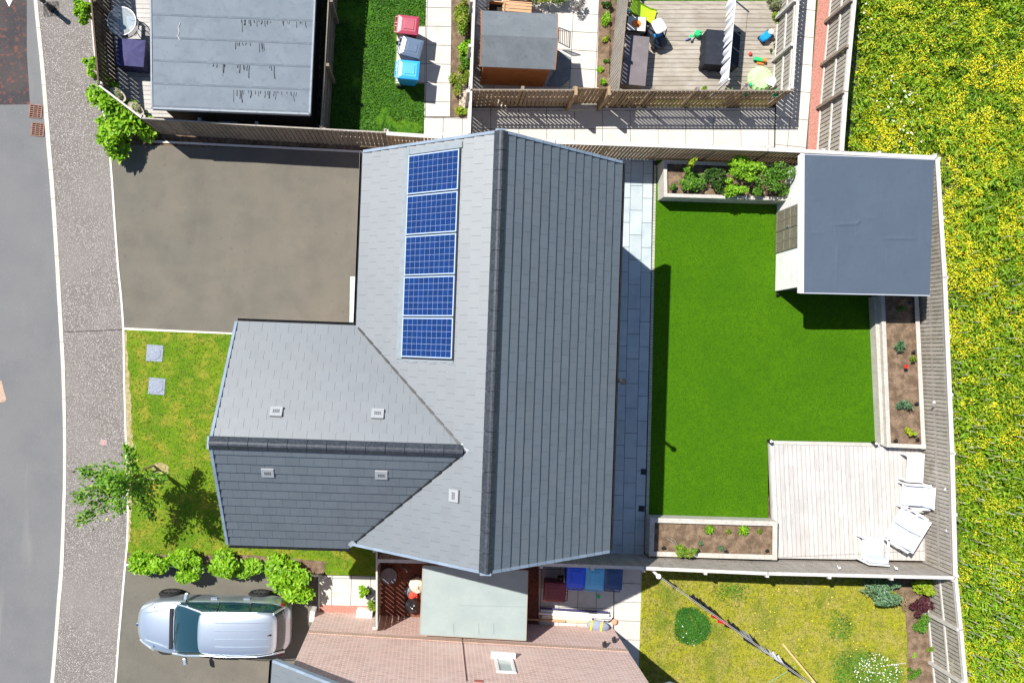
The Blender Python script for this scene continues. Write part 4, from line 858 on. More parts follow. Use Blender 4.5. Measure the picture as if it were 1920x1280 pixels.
# bottom right shrubs
S('wide sage green shrub under the fence in the yellow lawn corner', 1645, 1108, .95, .42, 1.0, l_sage, 2600, .1, 12, 33, aspect=.3)
S('bright yellow shrub in the corner beside the railed fence', 1735, 1100, .5, .33, .9, l_yellow, 1300, .085, 9, 34)
S('dark red leaved shrub beside the railed fence', 1728, 1134, .42, .38, .7, l_red, 900, .12, 7, 35, aspect=.25)
S('grey green bush below the dark red shrub', 1730, 1172, .42, .38, .6, l_mid, 900, .07, 7, 36)
S('small yellow green plant in the bare bed by the railed fence', 1748, 1216, .24, .12, .3, l_ygreen, 260, .08, 4, 37, cat='plant', name='bedding_plant')
S('grassy tuft at the bottom edge of the bare bed', 1715, 1262, .26, .26, .4, l_mid, 420, .1, 5, 38, cat='plant', name='bedding_plant', aspect=.15)
S('tiny light plant alone in the bare bed', 1715, 1228, .1, .1, .12, l_bright, 90, .06, 3, 39, cat='plant', name='bedding_plant')
S('dry brownish shrub beside the dark red one', 1696, 1130, .2, .36, .5, leafmat('leaf_dry', (.25, .17, .09), (.33, .25, .14), (.17, .12, .06)), 420, .07, 5, 40)
# tall planter shrubs
gp = 'shrubs in the tall planter'
for i, (u, v, rx, ry, h, m_, n, sd, lab) in enumerate((
    (1293, 338, .6, .42, .5, l_mid, 800, 41, 'low leafy shrub in the tall planter near the patio'),
    (1297, 306, .14, .16, 1.0, l_yellow, 200, 42, 'thin yellow green sprig standing up at the planter back'),
    (1262, 350, .14, .14, .3, l_mid, 150, 43, 'small shrub in the planter corner by the patio'),
    (1402, 320, .72, .42, 1.05, l_bright, 1100, 44, 'tall light green shrub in the middle of the tall planter'),
    (1378, 354, .5, .34, .7, l_bright, 750, 45, 'bushy shrub leaning over the planter front'),
    (1346, 336, .5, .4, .45, l_dark, 600, 46, 'dark low shrub in the middle of the tall planter'),
    (1456, 340, .75, .62, .95, l_mid, 1500, 47, 'large shrub at the summerhouse end of the tall planter'),
    (1330, 322, .2, .2, .4, l_dark, 260, 48, 'dark little shrub against the planter back'))):
    S(lab, u, v, rx, ry, h, m_, n, .085, 11, sd, group=gp, z0=.66, rs=.42)
# small plants in the lower and long planters
gp = 'small plants in the lower planter'
for i, (u, v, r_, m_, lab) in enumerate(((1329, 992, .17, l_bright, 'leftmost spiky green plant of the lower planter row'), (1365, 996, .1, l_ygreen, 'small pale plant between two bigger green ones'), (1394, 993, .19, l_bright, 'spiky green plant right of the small pale one'), (1424, 996, .1, l_ygreen, 'rightmost small plant of the lower planter row'), (1313, 1018, .1, l_sage, 'small silvery plant in the middle of the lower planter'), (1351, 1027, .1, l_sage, 'silvery star shaped plant near the planter front edge'))):
    b = P(u, v, .52); t = thing('bedding_plant', lab, 'plant', (b.x, b.y, .48), group=gp)
    g = np.random.default_rng(60+i); n = 90; an = g.uniform(0, 6.283, n); el = g.uniform(.2, 1.2, n)
    dr_ = np.stack([np.cos(an)*np.cos(el), np.sin(an)*np.cos(el), np.sin(el)], 1); pts = np.array([b.x, b.y, .5])+dr_*(r_*g.uniform(.3, .9, n))[:, None]
    leaf_mesh('leaves', pts, r_*.9, m_, t, up=.2, aspect=.22, dirs=dr_)
S('straggly yellow green plant hanging over the lower planter edge', 1280, 1036, .42, .3, .5, l_ygreen, 620, .09, 9, 70, z0=.48, cat='plant', name='bedding_plant')
tw = MB(); tw.tube([P(1272, 1028, .6), P(1262, 1016, .8), P(1250, 1009, .85)], [.008, .006, .004], 5); tw.tube([P(1272, 1028, .6), P(1266, 1014, .8), P(1256, 1007, .9)], [.008, .006, .004], 5)
tag(tw.build('dry_twigs', m_pale), 'dry forked twigs beside the straggly plant', 'twigs')
for i, (u, v, r_, m_, asp, lab) in enumerate(((1689, 577, .2, l_mid, .4, 'dark green plant in the shade of the summerhouse'), (1686, 650, .2, l_sage, .15, 'grey green spiky plant above the red flower'), (1697, 757, .27, l_sage, .13, 'larger grey green spiky plant below the red flower'), (1704, 808, .22, l_yellow, .5, 'yellow leaved plant at the lower end of the long planter'), (1712, 672, .08, l_ygreen, .2, 'thin little plant beside the red flower'))):
    S(lab, u, v, r_, r_*.8, .3, m_, int(900*r_), .09 if asp > .3 else .2, 5, 80+i, cat='plant', name='bedding_plant', z0=.48, aspect=asp, group='plants in the long planter')
b = P(1699, 687, .75); fl_ = thing('tulip', 'single bright red flower in the long planter', 'flower', (b.x, b.y, .48))
mb = MB(); mb.tube([(b.x, b.y, .48), (b.x, b.y, .72)], .006, 5); mb.build('stem', l_mid, fl_)
MB().lathe((b.x, b.y, .70), [(.015, 0), (.055, .03), (.065, .07), (.045, .1), (.04, .06)], 8).build('petals', m_red, fl_, smooth=True)
# planter spotlights
for i, (u, v) in enumerate(((1243, 1026), (1307, 1031), (1360, 1033), (1437, 1031), (1711, 660), (1717, 756), (1678, 825), (1719, 823), (1705, 568), (1457, 552))):
    b = P(u, v, .55 if i < 9 else .1); z0_ = .48 if i < 9 else .02
    t = thing('garden_spotlight', ['black spike light in the planter corner by the patio', 'black spike light below the silvery plant', 'black spike light near the silvery star plant', 'black spike light in the right end of the lower planter', 'black spike light above the red flower', 'black spike light beside the larger spiky plant', 'black spike light in the left end corner of the long planter', 'black spike light beside the yellow leaved plant', 'black spike light in the shaded end of the long planter', 'black spike light at the summerhouse corner'][i], 'spotlight', (b.x, b.y, z0_), group='black spike lights in the garden')
    mb = MB(); mb.tube([(b.x, b.y, z0_), (b.x, b.y, z0_+.1)], .012, 6); mb.build('spike', m_black, t)
    MB().tube([(b.x-.03, b.y-.03, z0_+.09), (b.x+.03, b.y+.03, z0_+.15)], [.035, .045], 10).build('lamp_head', m_black, t)
# ------------------------------------------------------------------ young street tree
tb = P(297, 880); tr_ = thing('young_tree', 'slender young tree with long leafy branches leaning over the pavement', 'tree', tuple(tb))
fork = P(262, 893, 1.9)
mb = MB(); mb.tube([tb, (tb+fork)/2+Vector((.03, .0, .05)), fork, P(240, 902, 2.6), P(222, 915, 3.6)], [.045, .04, .032, .024, .01], 8)
mb.build('trunk', m_bark, tr_)
limbs = [((262, 893, 1.9), (155, 884, 2.9), .34), ((258, 895, 2.0), (148, 930, 3.3), .42), ((250, 898, 2.2), (152, 975, 3.0), .4), ((255, 893, 2.0), (238, 838, 2.6), .26), ((262, 893, 1.9), (308, 900, 2.1), .3), ((258, 896, 2.0), (284, 965, 2.3), .42), ((240, 902, 2.6), (205, 900, 3.9), .38), ((240, 902, 2.6), (222, 955, 3.6), .38), ((262, 893, 1.9), (262, 922, 2.7), .38), ((250, 898, 2.2), (188, 905, 3.1), .36)]
lb = MB(); cen = []; dirs_ = []; g = np.random.default_rng(9)
for a_, b_, r_ in limbs:
    a, b = P(*a_), P(*b_); m_ = (a+b)/2+Vector((0, 0, .12)); lb.tube([a, m_, b], [.02, .013, .004], 6)
    n = int(290*(b-a).length**.8); t = g.uniform(.18, 1.03, n); L0 = np.array(a); L1 = np.array(b)
    q = g.normal(size=(n, 3))*r_*(.4*np.sin(np.clip(t, 0, 1)*2.75)+.06)[:, None]; q[:, 2] *= .8
    cen.append(L0+(L1-L0)*t[:, None]+q); dirs_.append(np.repeat((L1-L0)[None]/np.linalg.norm(L1-L0), n, 0)+q*1.5)
lb.build('branches', m_bark, tr_)
cen = np.concatenate(cen); leaf_mesh('crown', cen, .105, leafmat('leaf_tree', (.11, .27, .015), (.17, .36, .02), (.08, .2, .012), (.45, .5, .06)), tr_, up=.35, aspect=.55, dirs=np.concatenate(dirs_))
sk = MB(); s0 = tb+Vector((.16, -.12, 0)); s1_ = tb+Vector((-.15, .13, 0)); m_stake = mat('tree_stake', (.42, .32, .2), .9)
for s_ in (s0, s1_): MB().tube([s_, s_+Vector((0, 0, 1.0))], .04, 8).build('stake', m_stake, tr_)
MB().bar(s0+Vector((0, 0, .85)), s1_+Vector((0, 0, .85)), .03, .06).build('tie', m_black, tr_)
sheet('bare_soil_ring', [(290, 868), (304, 866), (316, 874), (316, 886), (304, 892), (290, 888), (284, 878)], .028, m_straw, .01)
# ------------------------------------------------------------------ the meadow: ground cover nobody could count
gr = np.random.default_rng(77)
def inpoly(pts, pg):
    x, y = pts[:, 0], pts[:, 1]; c = np.zeros(len(pts), bool); n = len(pg)
    for i in range(n):
        (x0, y0), (x1, y1) = pg[i], pg[(i+1) % n]
        k = ((y0 > y) != (y1 > y)) & (x < (x1-x0)*(y-y0)/(y1-y0+1e-12)+x0); c ^= k
    return c
fe = lambda u, v: P(u, v, 1.8)
bx = [(fe(1620, -150).x+.12, fe(1620, -150).y), (fe(1604, 0).x+.12, fe(1604, 0).y), (fe(1580, 290).x+.12, fe(1580, 290).y), (fe(1764, 291).x+.1, fe(1764, 291).y), (fe(1771, 520).x+.17, fe(1771, 520).y), (fe(1785, 850).x+.17, fe(1785, 850).y), (fe(1793, 1080).x+.17, fe(1793, 1080).y), (fe(1826, 1420).x+.17, fe(1826, 1420).y), (24, fe(1826, 1420).y), (24, fe(1620, -150).y)]
def noise2(p, s, seed, oct_=3):
    out = np.zeros(len(p)); a = 1; tot = 0
    for o in range(oct_):
        g = np.random.default_rng(seed+o); T = g.random((64, 64)); q = p*s*(2**o); i = np.floor(q).astype(int); f = q-i; f = f*f*(3-2*f)
        A = T[i[:, 0] % 64, i[:, 1] % 64]; B = T[(i[:, 0]+1) % 64, i[:, 1] % 64]; Cq = T[i[:, 0] % 64, (i[:, 1]+1) % 64]; D_ = T[(i[:, 0]+1) % 64, (i[:, 1]+1) % 64]
        out += a*((A*(1-f[:, 0])+B*f[:, 0])*(1-f[:, 1])+(Cq*(1-f[:, 0])+D_*f[:, 0])*f[:, 1]); tot += a; a *= .55
    return out/tot
y_lo, y_hi = bx[7][1], bx[0][1]
def scatter(n):
    p = np.stack([gr.uniform(bx[2][0]-.1, 21, n), gr.uniform(max(y_lo, -14), min(y_hi, 15), n)], 1); return p[inpoly(p, bx)]
l_meadow = leafmat('meadow_leaf', (.26, .42, .01), (.14, .3, .008), (.44, .5, .012), (.5, .46, .12), 1)
p = scatter(210000); hgt = .08+.42*noise2(p, 1.7, 3)**1.3; dn = noise2(p, 1.1, 50)
z = -.14+hgt*gr.uniform(.25, 1, len(p))
tag(leaf_mesh('meadow_plants', np.column_stack([p, z]), .11, l_meadow, up=.35, aspect=.3, jit=.5), 'dense green meadow growth beyond the garden fences', 'meadow plants', kind='stuff')
q_m = scatter(16000); dn2 = noise2(q_m, 2.2, 150, 3); q_m = q_m[dn2 > .46]
tag(leaf_mesh('tall_weeds', np.column_stack([q_m, .05+.35*noise2(q_m, 2.2, 150, 3)]), .17, leafmat('weed_leaf', (.22, .4, .012), (.13, .28, .01), (.34, .46, .015)), up=.6, aspect=.28, jit=.5), 'broad leaved weeds rising out of the meadow', 'weeds', kind='stuff')
m_fly = mat('buttercup', (.75, .6, .01), .5, [('islandmix', (.55, .58, .02), .2, .8)])
p = scatter(210000); w_ = noise2(p, .9, 20, 4)*.55+noise2(p, 3.6, 90, 3)*.45; keep = gr.random(len(p)) < np.clip((w_-.5)*9, .01, .95)*np.clip(.35+(p[:, 1]+9)/22, .35, 1); p = p[keep]
z = -.1+.08+.42*noise2(p, 1.7, 3)**1.3+gr.uniform(-.05, .1, len(p))
tag(leaf_mesh('buttercups', np.column_stack([p, z]), .033, m_fly, up=1.0, aspect=.95), 'yellow buttercups scattered through the meadow', 'wild flowers', kind='stuff')
m_wfl = mat('white_petal', (.7, .7, .6), .6)
p = scatter(6000); w_ = noise2(p, .6, 33, 3); p = p[(w_ > .6) & (p[:, 1] > 1) & (p[:, 0] < 15.5)]; p = p[:170]
z = .25+gr.uniform(-.1, .15, len(p))
tag(leaf_mesh('daisies', np.column_stack([p, z]), .06, m_wfl, up=1.2, aspect=.9), 'small white flowers in the meadow', 'wild flowers', kind='stuff')
m_stalk = mat('seed_stalk', (.36, .38, .26), .9, [('island', .25)])
m_dock = leafmat('meadow_herb', (.5, .52, .012), (.35, .45, .012), (.6, .55, .02))
p = scatter(5200); dens = np.clip((6-p[:, 1])/14, .02, 1)**1.1; p = p[gr.random(len(p)) < dens*.38]
mb = MB()
for x, y in p[:430]:
    h_ = gr.uniform(.45, .8); l_ = gr.uniform(-.05, .05, 2); a = Vector((x, y, -.14)); e = Vector((x+l_[0], y+l_[1], -.14+h_)); m_ = a.lerp(e, .6)
    mb.tube([a, m_, e.lerp(m_, .4), e], [.006, .012, .022, .008], 5)
tag(mb.build('seed_stalks', m_stalk), 'pale upright seed stalks standing in the lower meadow', 'grass stalks', kind='stuff')
p = scatter(2600); w_ = noise2(p, .7, 70, 3); p = p[w_ > .5][:800]
c = np.repeat(p, 16, 0)+gr.normal(size=(len(p)*16, 2))*.075; z = .22+gr.uniform(-.12, .12, len(c))
tag(leaf_mesh('ragwort', np.column_stack([c, z]), .07, m_dock, up=.7, aspect=.5), 'yellow green weed tufts in the meadow', 'weeds', kind='stuff')
# rough tufts on the lawns
def tufts(name, px, n, size, m, label, z=.04, fn=None, keep=None, cat='grass', up=.5, asp=.25, soft=0):
    pg = WX(poly(px)); xs = [q[0] for q in pg]; ys = [q[1] for q in pg]
    p = np.stack([gr.uniform(min(xs), max(xs), n), gr.uniform(min(ys), max(ys), n)], 1); p = p+gr.normal(size=p.shape)*soft; p = p[inpoly(p, pg)] if not soft else p[inpoly(p-gr.normal(size=p.shape)*soft, pg)]
    if keep: p = p[keep(p)]
    return tag(leaf_mesh(name, np.column_stack([p, np.full(len(p), z)+gr.uniform(0, .03, len(p))]), size, m, up=up, aspect=asp, jit=.6), label, cat, kind='stuff')
l_lush = leafmat('grass_lush', (.06, .2, .01), (.1, .27, .02), (.035, .12, .008))
tufts('rough_grass', [(612, -60), (799, -60), (794, 248), (603, 243)], 26000, .07, l_lush, 'lush uneven grass between the shaded fence and the slab path', keep=lambda p: (noise2(p, 1.1, 5) > .38) & ~inpoly(p, WX(poly([(738, 48), (800, 48), (800, 158), (738, 158)]))))
l_gr = leafmat('grass_front', (.16, .25, .01), (.27, .29, .03), (.08, .2, .008))
tufts('short_grass', [(246, 622), (440, 626), (400, 800), (430, 1020), (700, 1030), (700, 1076), (604, 1056), (244, 1034)], 26000, .045, l_gr, 'short patchy grass of the front lawn', z=.022)
l_dry = leafmat('grass_dry', (.25, .23, .02), (.35, .31, .08), (.15, .2, .015))
tufts('dry_grass', [(1205, 1070), (1690, 1082), (1700, 1150), (1704, 1330), (1200, 1330)], 42000, .05, l_dry, 'dry yellow grass of the lower right lawn', z=.032)
ell = lambda cu, cv, ru, rv: [(cu+ru*(1+.1*math.sin(3*a+1))*math.cos(a), cv+rv*(1+.1*math.sin(2*a))*math.sin(a)) for a in [k*math.pi/12 for k in range(24)]]
l_pt = leafmat('grass_patch', (.035, .17, .012), (.05, .21, .015), (.025, .13, .01))
tufts('lush_grass_patch', ell(1295, 1172, 34, 35), 7000, .06, l_pt, 'round dark green grass patch under the washing line', z=.05, soft=.04)
tufts('lush_grass_patch', ell(1575, 1173, 25, 28), 1500, .06, l_lush, 'smaller faint green patch to the right in the yellow lawn', z=.045, soft=.12)
tufts('lush_grass_patch', ell(1620, 1262, 68, 44), 9000, .06, l_lush, 'green patch full of daisies at the bottom of the yellow lawn', z=.05, soft=.12)
tufts('lush_grass_patch', ell(1370, 1105, 30, 18), 1200, .06, l_lush, 'thin green patch just below the pale capped fence', z=.045, soft=.15)
tufts('lawn_daisies', ell(1640, 1255, 46, 34), 260, .035, m_wfl, 'white daisies in the green patch', z=.1, cat='daisies', up=1.5, asp=.9)
tufts('lawn_daisies', ell(1280, 1178, 32, 34), 26, .03, m_wfl, 'few white daisies around the round green patch', z=.1, cat='daisies', up=1.5, asp=.9)
tufts('lawn_dandelions', [(1400, 1090), (1600, 1090), (1690, 1180), (1600, 1250), (1420, 1230)], 240, .03, m_fly, 'tiny yellow flowers dotted over the dry lawn', z=.07, cat='dandelions', up=1.5, asp=.9)
tufts('ragged_grass', ell(1150, -20, 20, 30), 10, .06, l_lush, 'loose grass blades at the top edge') if False else None
# pebbles
m_peb = mat('pebble', (.45, .38, .3), .85, [('island', .35)])
pm = MB(); rr = random.Random(8)
for i in range(150):
    c_ = P(rr.uniform(862, 880), rr.uniform(160, 205)); s_ = rr.uniform(.025, .05); pm.lathe((c_.x, c_.y, .04), [(s_*.7, 0), (s_, s_*.4), (s_*.5, s_*.8)], 6)
tag(pm.build('pebbles', m_peb), 'heap of pale pebbles at the lower end of the narrow bed', 'pebbles', kind='stuff')
# ------------------------------------------------------------------ the silver car
m_paint = mat('silver_blue_paint', (.6, .66, .72), .36, metal=.85, spec=.6, coat=.5)
m_cglass = mat('car_glass', (.007, .034, .044), .03, spec=1.0, coat=.8)
m_tyre = mat('tyre_rubber', (.018, .018, .018), .85); m_rim = mat('alloy_rim', (.12, .12, .125), .35, metal=.7)
m_trim = mat('car_trim', (.02, .02, .022), .5); m_chrome = mat('chrome', (.7, .72, .74), .15, metal=1)
m_lamp = mat('headlamp', (.35, .38, .4), .08, spec=.9, coat=1); m_tail = mat('tail_lamp', (.12, .008, .01), .25, coat=.5)
Lc, Wc = 4.78, .94
cc = P(412, 1158); d_ = P(545, 1173)-P(263, 1171)
car = thing('parked_car', 'silver blue people carrier parked on the lower driveway', 'car', (cc.x, cc.y, .004), math.atan2(d_.y, d_.x), local=True)
def loft(mb, secs, closed=True):
    m = len(secs[0]); vs = [p for s in secs for p in s]
    fs = []
    for i in range(len(secs)-1):
        for k in range(m if closed else m-1): fs.append((i*m+k, (i+1)*m+k, (i+1)*m+(k+1) % m, i*m+(k+1) % m))
    if closed: fs += [tuple(range(m)), tuple((len(secs)-1)*m+k for k in range(m-1, -1, -1))]
    return mb.add(vs, fs)
def finish(o, sub=2):
    q = o.modifiers.new('u', 'SUBSURF'); q.levels = q.render_levels = sub
    for p in o.data.polygons: p.use_smooth = True
    return o
X0 = -Lc/2
st_ = [(.0, .30, .58), (.04, .44, .64), (.15, .60, .75), (.42, .755, .87), (.85, .86, .97), (1.25, .89, 1.03), (2.0, .90, 1.045), (3.0, .90, 1.055), (3.9, .895, 1.055), (4.35, .855, 1.04), (4.6, .76, 1.0), (4.73, .62, .9), (4.78, .46, .74)]
secs = []
for x, w, zt_ in st_:
    zb_ = .26 if .1 < x < 4.7 else .34
    cb_ = .07 if 1.3 < x < 4.55 else 0
    half = [(0, zt_+.03-cb_*1.2), (.4*w, zt_+.022-cb_), (.74*w, zt_-.01-cb_*.6), (.895*w, zt_-(.06 if not cb_ else .02)), (.945*w, zt_-.14), (w, zt_-.42 if zt_ > .8 else zt_-.26), (.985*w, zb_+.14), (.92*w, zb_), (0, zb_-.04)]
    secs.append([(X0+x, y, z) for y, z in half]+[(X0+x, -y, z) for y, z in half[-2:0:-1]])
mb = loft(MB(), secs); body = finish(mb.build('body', m_paint, car))
# greenhouse
gs_ = [(1.22, .76, .71, 1.03), (1.5, .79, .68, 1.2), (2.2, .805, .635, 1.52), (3.0, .81, .645, 1.585), (3.9, .80, .635, 1.56), (4.36, .76, .59, 1.48), (4.68, .66, .6, 1.02)]
secs = []
for x, wb_, wt_, zt_ in gs_:
    half = [(0, zt_+.012), (wt_*.6, zt_), (wt_, zt_-.03), ((wt_+wb_)/2+.01, (zt_+1.0)/2), (wb_, 1.01), (wb_*.98, .9), (0, .88)]
    secs.append([(X0+x, y, z) for y, z in half]+[(X0+x, -y, z) for y, z in half[-2:0:-1]])
finish(loft(MB(), secs).build('windows', m_cglass, car), 2)
rs_ = [(2.08, .585, 1.49), (2.28, .645, 1.555), (3.0, .665, 1.605), (3.9, .655, 1.585), (4.34, .60, 1.525), (4.48, .52, 1.47)]
secs = []
for x, w, z in rs_:
    top = [(-w, z-.06), (-w*.88, z-.01), (-w*.5, z+.014), (0, z+.02), (w*.5, z+.014), (w*.88, z-.01), (w, z-.06)]
    secs.append([(X0+x, y, zz) for y, zz in top]+[(X0+x, y, zz-.03) for y, zz in top[::-1]])
finish(loft(MB(), secs).build('roof_panel', m_paint, car), 2)
for y in (-.36, -.13, .13, .36):
    mb = MB(); mb.tube([(X0+2.65, y, 1.612-.02*abs(y)), (X0+3.1, y, 1.622-.02*abs(y)), (X0+3.8, y, 1.61-.02*abs(y)), (X0+4.3, y, 1.553-.02*abs(y))], .013, 6); mb.build('roof_rib', m_paint, car)
for s_ in (-1, 1):
    MB().tube([(X0+1.24, s_*.765, 1.03), (X0+1.7, s_*.735, 1.28), (X0+2.2, s_*.65, 1.51)], [.03, .03, .035], 8).build('windscreen_pillar', m_paint, car)
    MB().tube([(X0+2.2, s_*.64, 1.51), (X0+3.0, s_*.668, 1.578), (X0+3.9, s_*.658, 1.558), (X0+4.36, s_*.61, 1.48)], .014, 8).build('roof_rail', m_paint, car)
    MB().tube([(X0+4.36, s_*.6, 1.46), (X0+4.62, s_*.68, 1.02)], .035, 8).build('rear_pillar', m_paint, car)
    for x in (2.62, 3.6): MB().bar((X0+x, s_*.808, 1.03), (X0+x+.04, s_*.66, 1.53), .035, .012).build('door_pillar', m_trim, car)
    mb = MB(); mb.tube([(X0+1.35, s_*.80, 1.035), (X0+3, s_*.822, 1.05), (X0+4.25, s_*.785, 1.045)], .012, 6); mb.build('window_strip', m_chrome, car)
    for x in (2.42, 3.42): MB().ob((X0+x, s_*.885, .86), (.1, 0, 0), (0, .025, 0), (0, 0, .02)).build('door_handle', m_chrome, car, bevel=.008)
    mb = MB(); mb.ob((X0+1.62, s_*.99, 1.04), (.055, 0, 0), (.02, .11*s_, 0), (0, 0, .075)); mm_ = mb.build('wing_mirror', m_paint, car, bevel=.03)
    MB().bar((X0+1.62, s_*.8, 1.0), (X0+1.6, s_*.92, 1.02), .05, .04).build('mirror_stalk', m_trim, mm_)
    mb = MB(); mb.add([(X0+.12, s_*.44, .705), (X0+.52, s_*.66, .87), (X0+.6, s_*.745, .83), (X0+.2, s_*.57, .66)], [(0, 1, 2, 3)] if s_ < 0 else [(3, 2, 1, 0)]); mb.build('headlight', m_lamp, car, solid=.05, bevel=.01)
    mb = MB(); mb.ob((X0+4.56, s_*.745, .93), (.06, -.035*s_, 0), (0, .05, 0), (0, 0, .14)); mb.build('tail_light', m_tail, car, bevel=.02)
    for x in (.93, 3.72):
        arch = MB().lathe((0, 0, 0), [(.36, -.012), (.36, .012)], 24); 
        arch.v = [(X0+x+a, s_*.875+c*s_*1.2, .34+b) for a, b, c in arch.v]; arch.build('wheel_arch', m_trim, car)
        wh = MB().lathe((0, 0, 0), [(.2, -.1), (.31, -.11), (.335, -.08), (.335, .08), (.31, .11), (.2, .1)], 28)
        wh.v = [(X0+x+a, s_*.83+c, .335+b) for a, b, c in wh.v]; w_ = wh.build('wheel', m_tyre, car, smooth=False)
        rm = MB()
        for k in range(8):
            a_ = k*math.pi/4; rm.bar((X0+x, s_*.93, .335), (X0+x+.205*math.cos(a_), s_*.933, .335+.205*math.sin(a_)), .05, .02, (0, 1, 0))
        rm.build('rim', m_rim, w_)
mb = MB(); mb.bar((X0+1.17, -.62, 1.06), (X0+1.17, .62, 1.06), .09, .02); mb.tube([(X0+1.24, -.5, 1.09), (X0+1.42, .2, 1.19)], .008, 5); mb.tube([(X0+1.24, .3, 1.09), (X0+1.32, .72, 1.14)], .008, 5); mb.build('wipers', m_trim, car)
for y0_, y1_ in ((-.62, -.70), (.62, .70)): MB().tube([(X0+.3, y0_*.66, .835), (X0+.7, y0_*.8, .95), (X0+1.1, y0_*.98, 1.022)], .012, 6).build('bonnet_crease', m_paint, car)
MB().lathe((X0+.03, 0, .66), [(.05, 0), (.05, .02), (.03, .025)], 12).build('badge', m_chrome, car)
MB().ob((X0+4.72, 0, .45), (.06, 0, 0), (0, .5, 0), (0, 0, .1)).build('rear_bumper', m_trim, car, bevel=.04)
mb = MB(); mb.tube([(X0+4.3, 0, 1.56), (X0+4.22, 0, 1.66)], [.03, .006], 6); mb.build('aerial', m_trim, car)
MB().ob((X0+2.5, 0, .6), (1.9, 0, 0), (0, .62, 0), (0, 0, .3)).build('underbody', m_trim, car)
# ------------------------------------------------------------------ wheelie bins
def wheelie_bin(label, u, v, rot, col, lidcol=None, rough=.45, glossy=False, group='wheelie bins', vcol=None):
    c = P(u, v, 1.05); t = thing('wheelie_bin', label, 'bin', (c.x, c.y, .026), rot, group=group, local=True)
    mB = mat('bin_'+'_'.join(str(int(q*1000)) for q in col), col, rough, [('noise', 4, tuple(q*.8 for q in col), .5, .8, 4)], spec=.5)
    lc_ = lidcol or col; mL = mat('lid_'+'_'.join(str(int(q*1000)) for q in lc_), lc_, .18 if glossy else rough, [('noise', 5, tuple(min(1, q*1.15+.01) for q in lc_), .5, .8, 4)], spec=.6, coat=.5 if glossy else 0)
    def ring(x0, x1, w, z): return [(x0, -w, z), (x1, -w, z), (x1, w, z), (x0, w, z)]
    loft(MB(), [ring(-.27, .2, .2, .06), ring(-.32, .27, .24, .5), ring(-.35, .3, .27, .97)]).build('body', mB, t, bevel=.02)
    MB().box(-.36, .32, -.285, .285, .93, .975).build('rim', mB, t, bevel=.01)
    mb = MB(); loft(mb, [ring(-.34, .345, .30, .98), ring(-.33, .335, .29, 1.02), ring(-.2, .25, .2, 1.05)]); lid = mb.build('lid', mL, t, bevel=.012)
    mb = MB(); loft(mb, [ring(-.13, .2, .15, 1.045), ring(-.12, .19, .14, 1.066)]); mb.build('raised_panel', mL, lid, bevel=.006)
    MB().tube([(-.41, -.24, .96), (-.41, .24, .96)], .016, 8).build('handle', mB, t)
    mb = MB()
    for y in (-.24, -.05, .05, .24): mb.bar((-.41, y, .96), (-.32, y, .98), .02, .03)
    mb.build('hinge', mB, lid)
    for y in (-.25, .25):
        wh = MB().lathe((0, 0, 0), [(.1, -.025), (.1, .025)], 16); wh.v = [(-.3+a, y+c_, .1+b) for a, b, c_ in wh.v]; wh.build('wheel', m_tyre, t)
    return t
yaw_w = -math.atan(YAW)
wheelie_bin('crimson wheelie bin at the top of the row of three', 765, 47, yaw_w-.03, (.3, .03, .06))
wheelie_bin('glossy blue grey wheelie bin between the crimson and bright blue ones', 771, 89, yaw_w-.17, (.1, .13, .18), (.1, .14, .2), glossy=True)
wheelie_bin('bright sky blue wheelie bin at the bottom of the row of three', 766, 131, yaw_w-.02, (.02, .3, .72))
wheelie_bin('royal blue wheelie bin in the shade by the fence', 1080, 1081, math.pi/2+yaw_w, (.01, .09, .75))
wheelie_bin('pale blue wheelie bin between the royal blue and navy ones', 1115.5, 1084, math.pi/2+yaw_w, (.1, .42, .7))
wheelie_bin('navy wheelie bin at the right end of the shaded row', 1150, 1084, math.pi/2+yaw_w, (.02, .06, .18))
wheelie_bin('dark maroon wheelie bin in deep shade beside the green felt shed', 1040, 1110, yaw_w+math.pi, (.15, .012, .025))
# ------------------------------------------------------------------ white deck furniture
m_wf = mat('white_furniture', (.72, .71, .73), .45, [('noise', 5, (.66, .65, .68), .5, .8, 4)], spec=.5)
m_cush = mat('pale_cushion', (.5, .54, .6), .9, [('noise', 2.5, (.44, .48, .54), .45, .7, 5)], (60, .3, .004))
def chair(name, label, cat, u, v, rz, w, n=1, group=None):
    c = P(u, v, .6); t = thing(name, label, cat, (c.x, c.y, .25), rz, group=group, local=True); d = .78; h_ = .36
    mb = MB().box(-w/2+.05, w/2-.05, -d/2+.06, d/2-.02, h_-.08, h_-.02); mb.build('seat_frame', m_wf, t)
    for sx_ in (-1, 1):
        MB().box(sx_*w/2-.035, sx_*w/2+.035, -d/2, d/2+.03, .58, .615).build('armrest', m_wf, t, bevel=.008)
        for yy in (-d/2+.03, d/2-.03): MB().box(sx_*w/2-.025, sx_*w/2+.025, yy-.025, yy+.025, 0, .58).build('leg', m_wf, t)
    for z in (.3, .45, .6, .74): MB().box(-w/2+.03, w/2-.03, -d/2-.02, -d/2+.02, z-.05, z+.05).build('back_slat', m_wf, t)
    for k in range(n):
        x0_, x1_ = -w/2+.05+k*(w-.1)/n+.006, -w/2+.05+(k+1)*(w-.1)/n-.006
        MB().box(x0_, x1_, -d/2+.2, d/2, h_-.018, h_+.11).build('seat_cushion', m_cush, t, bevel=.04)
        q = MB(); loft(q, [[(x0_, -d/2+.03, z+.33), (x1_, -d/2+.03, z+.33), (x1_, -d/2+.03+yy, z+.33), (x0_, -d/2+.03+yy, z+.33)] for z, yy in ((.02, .2), (.25, .18), (.46, .13))]); q.build('back_cushion', m_cush, t, bevel=.04)
    return t
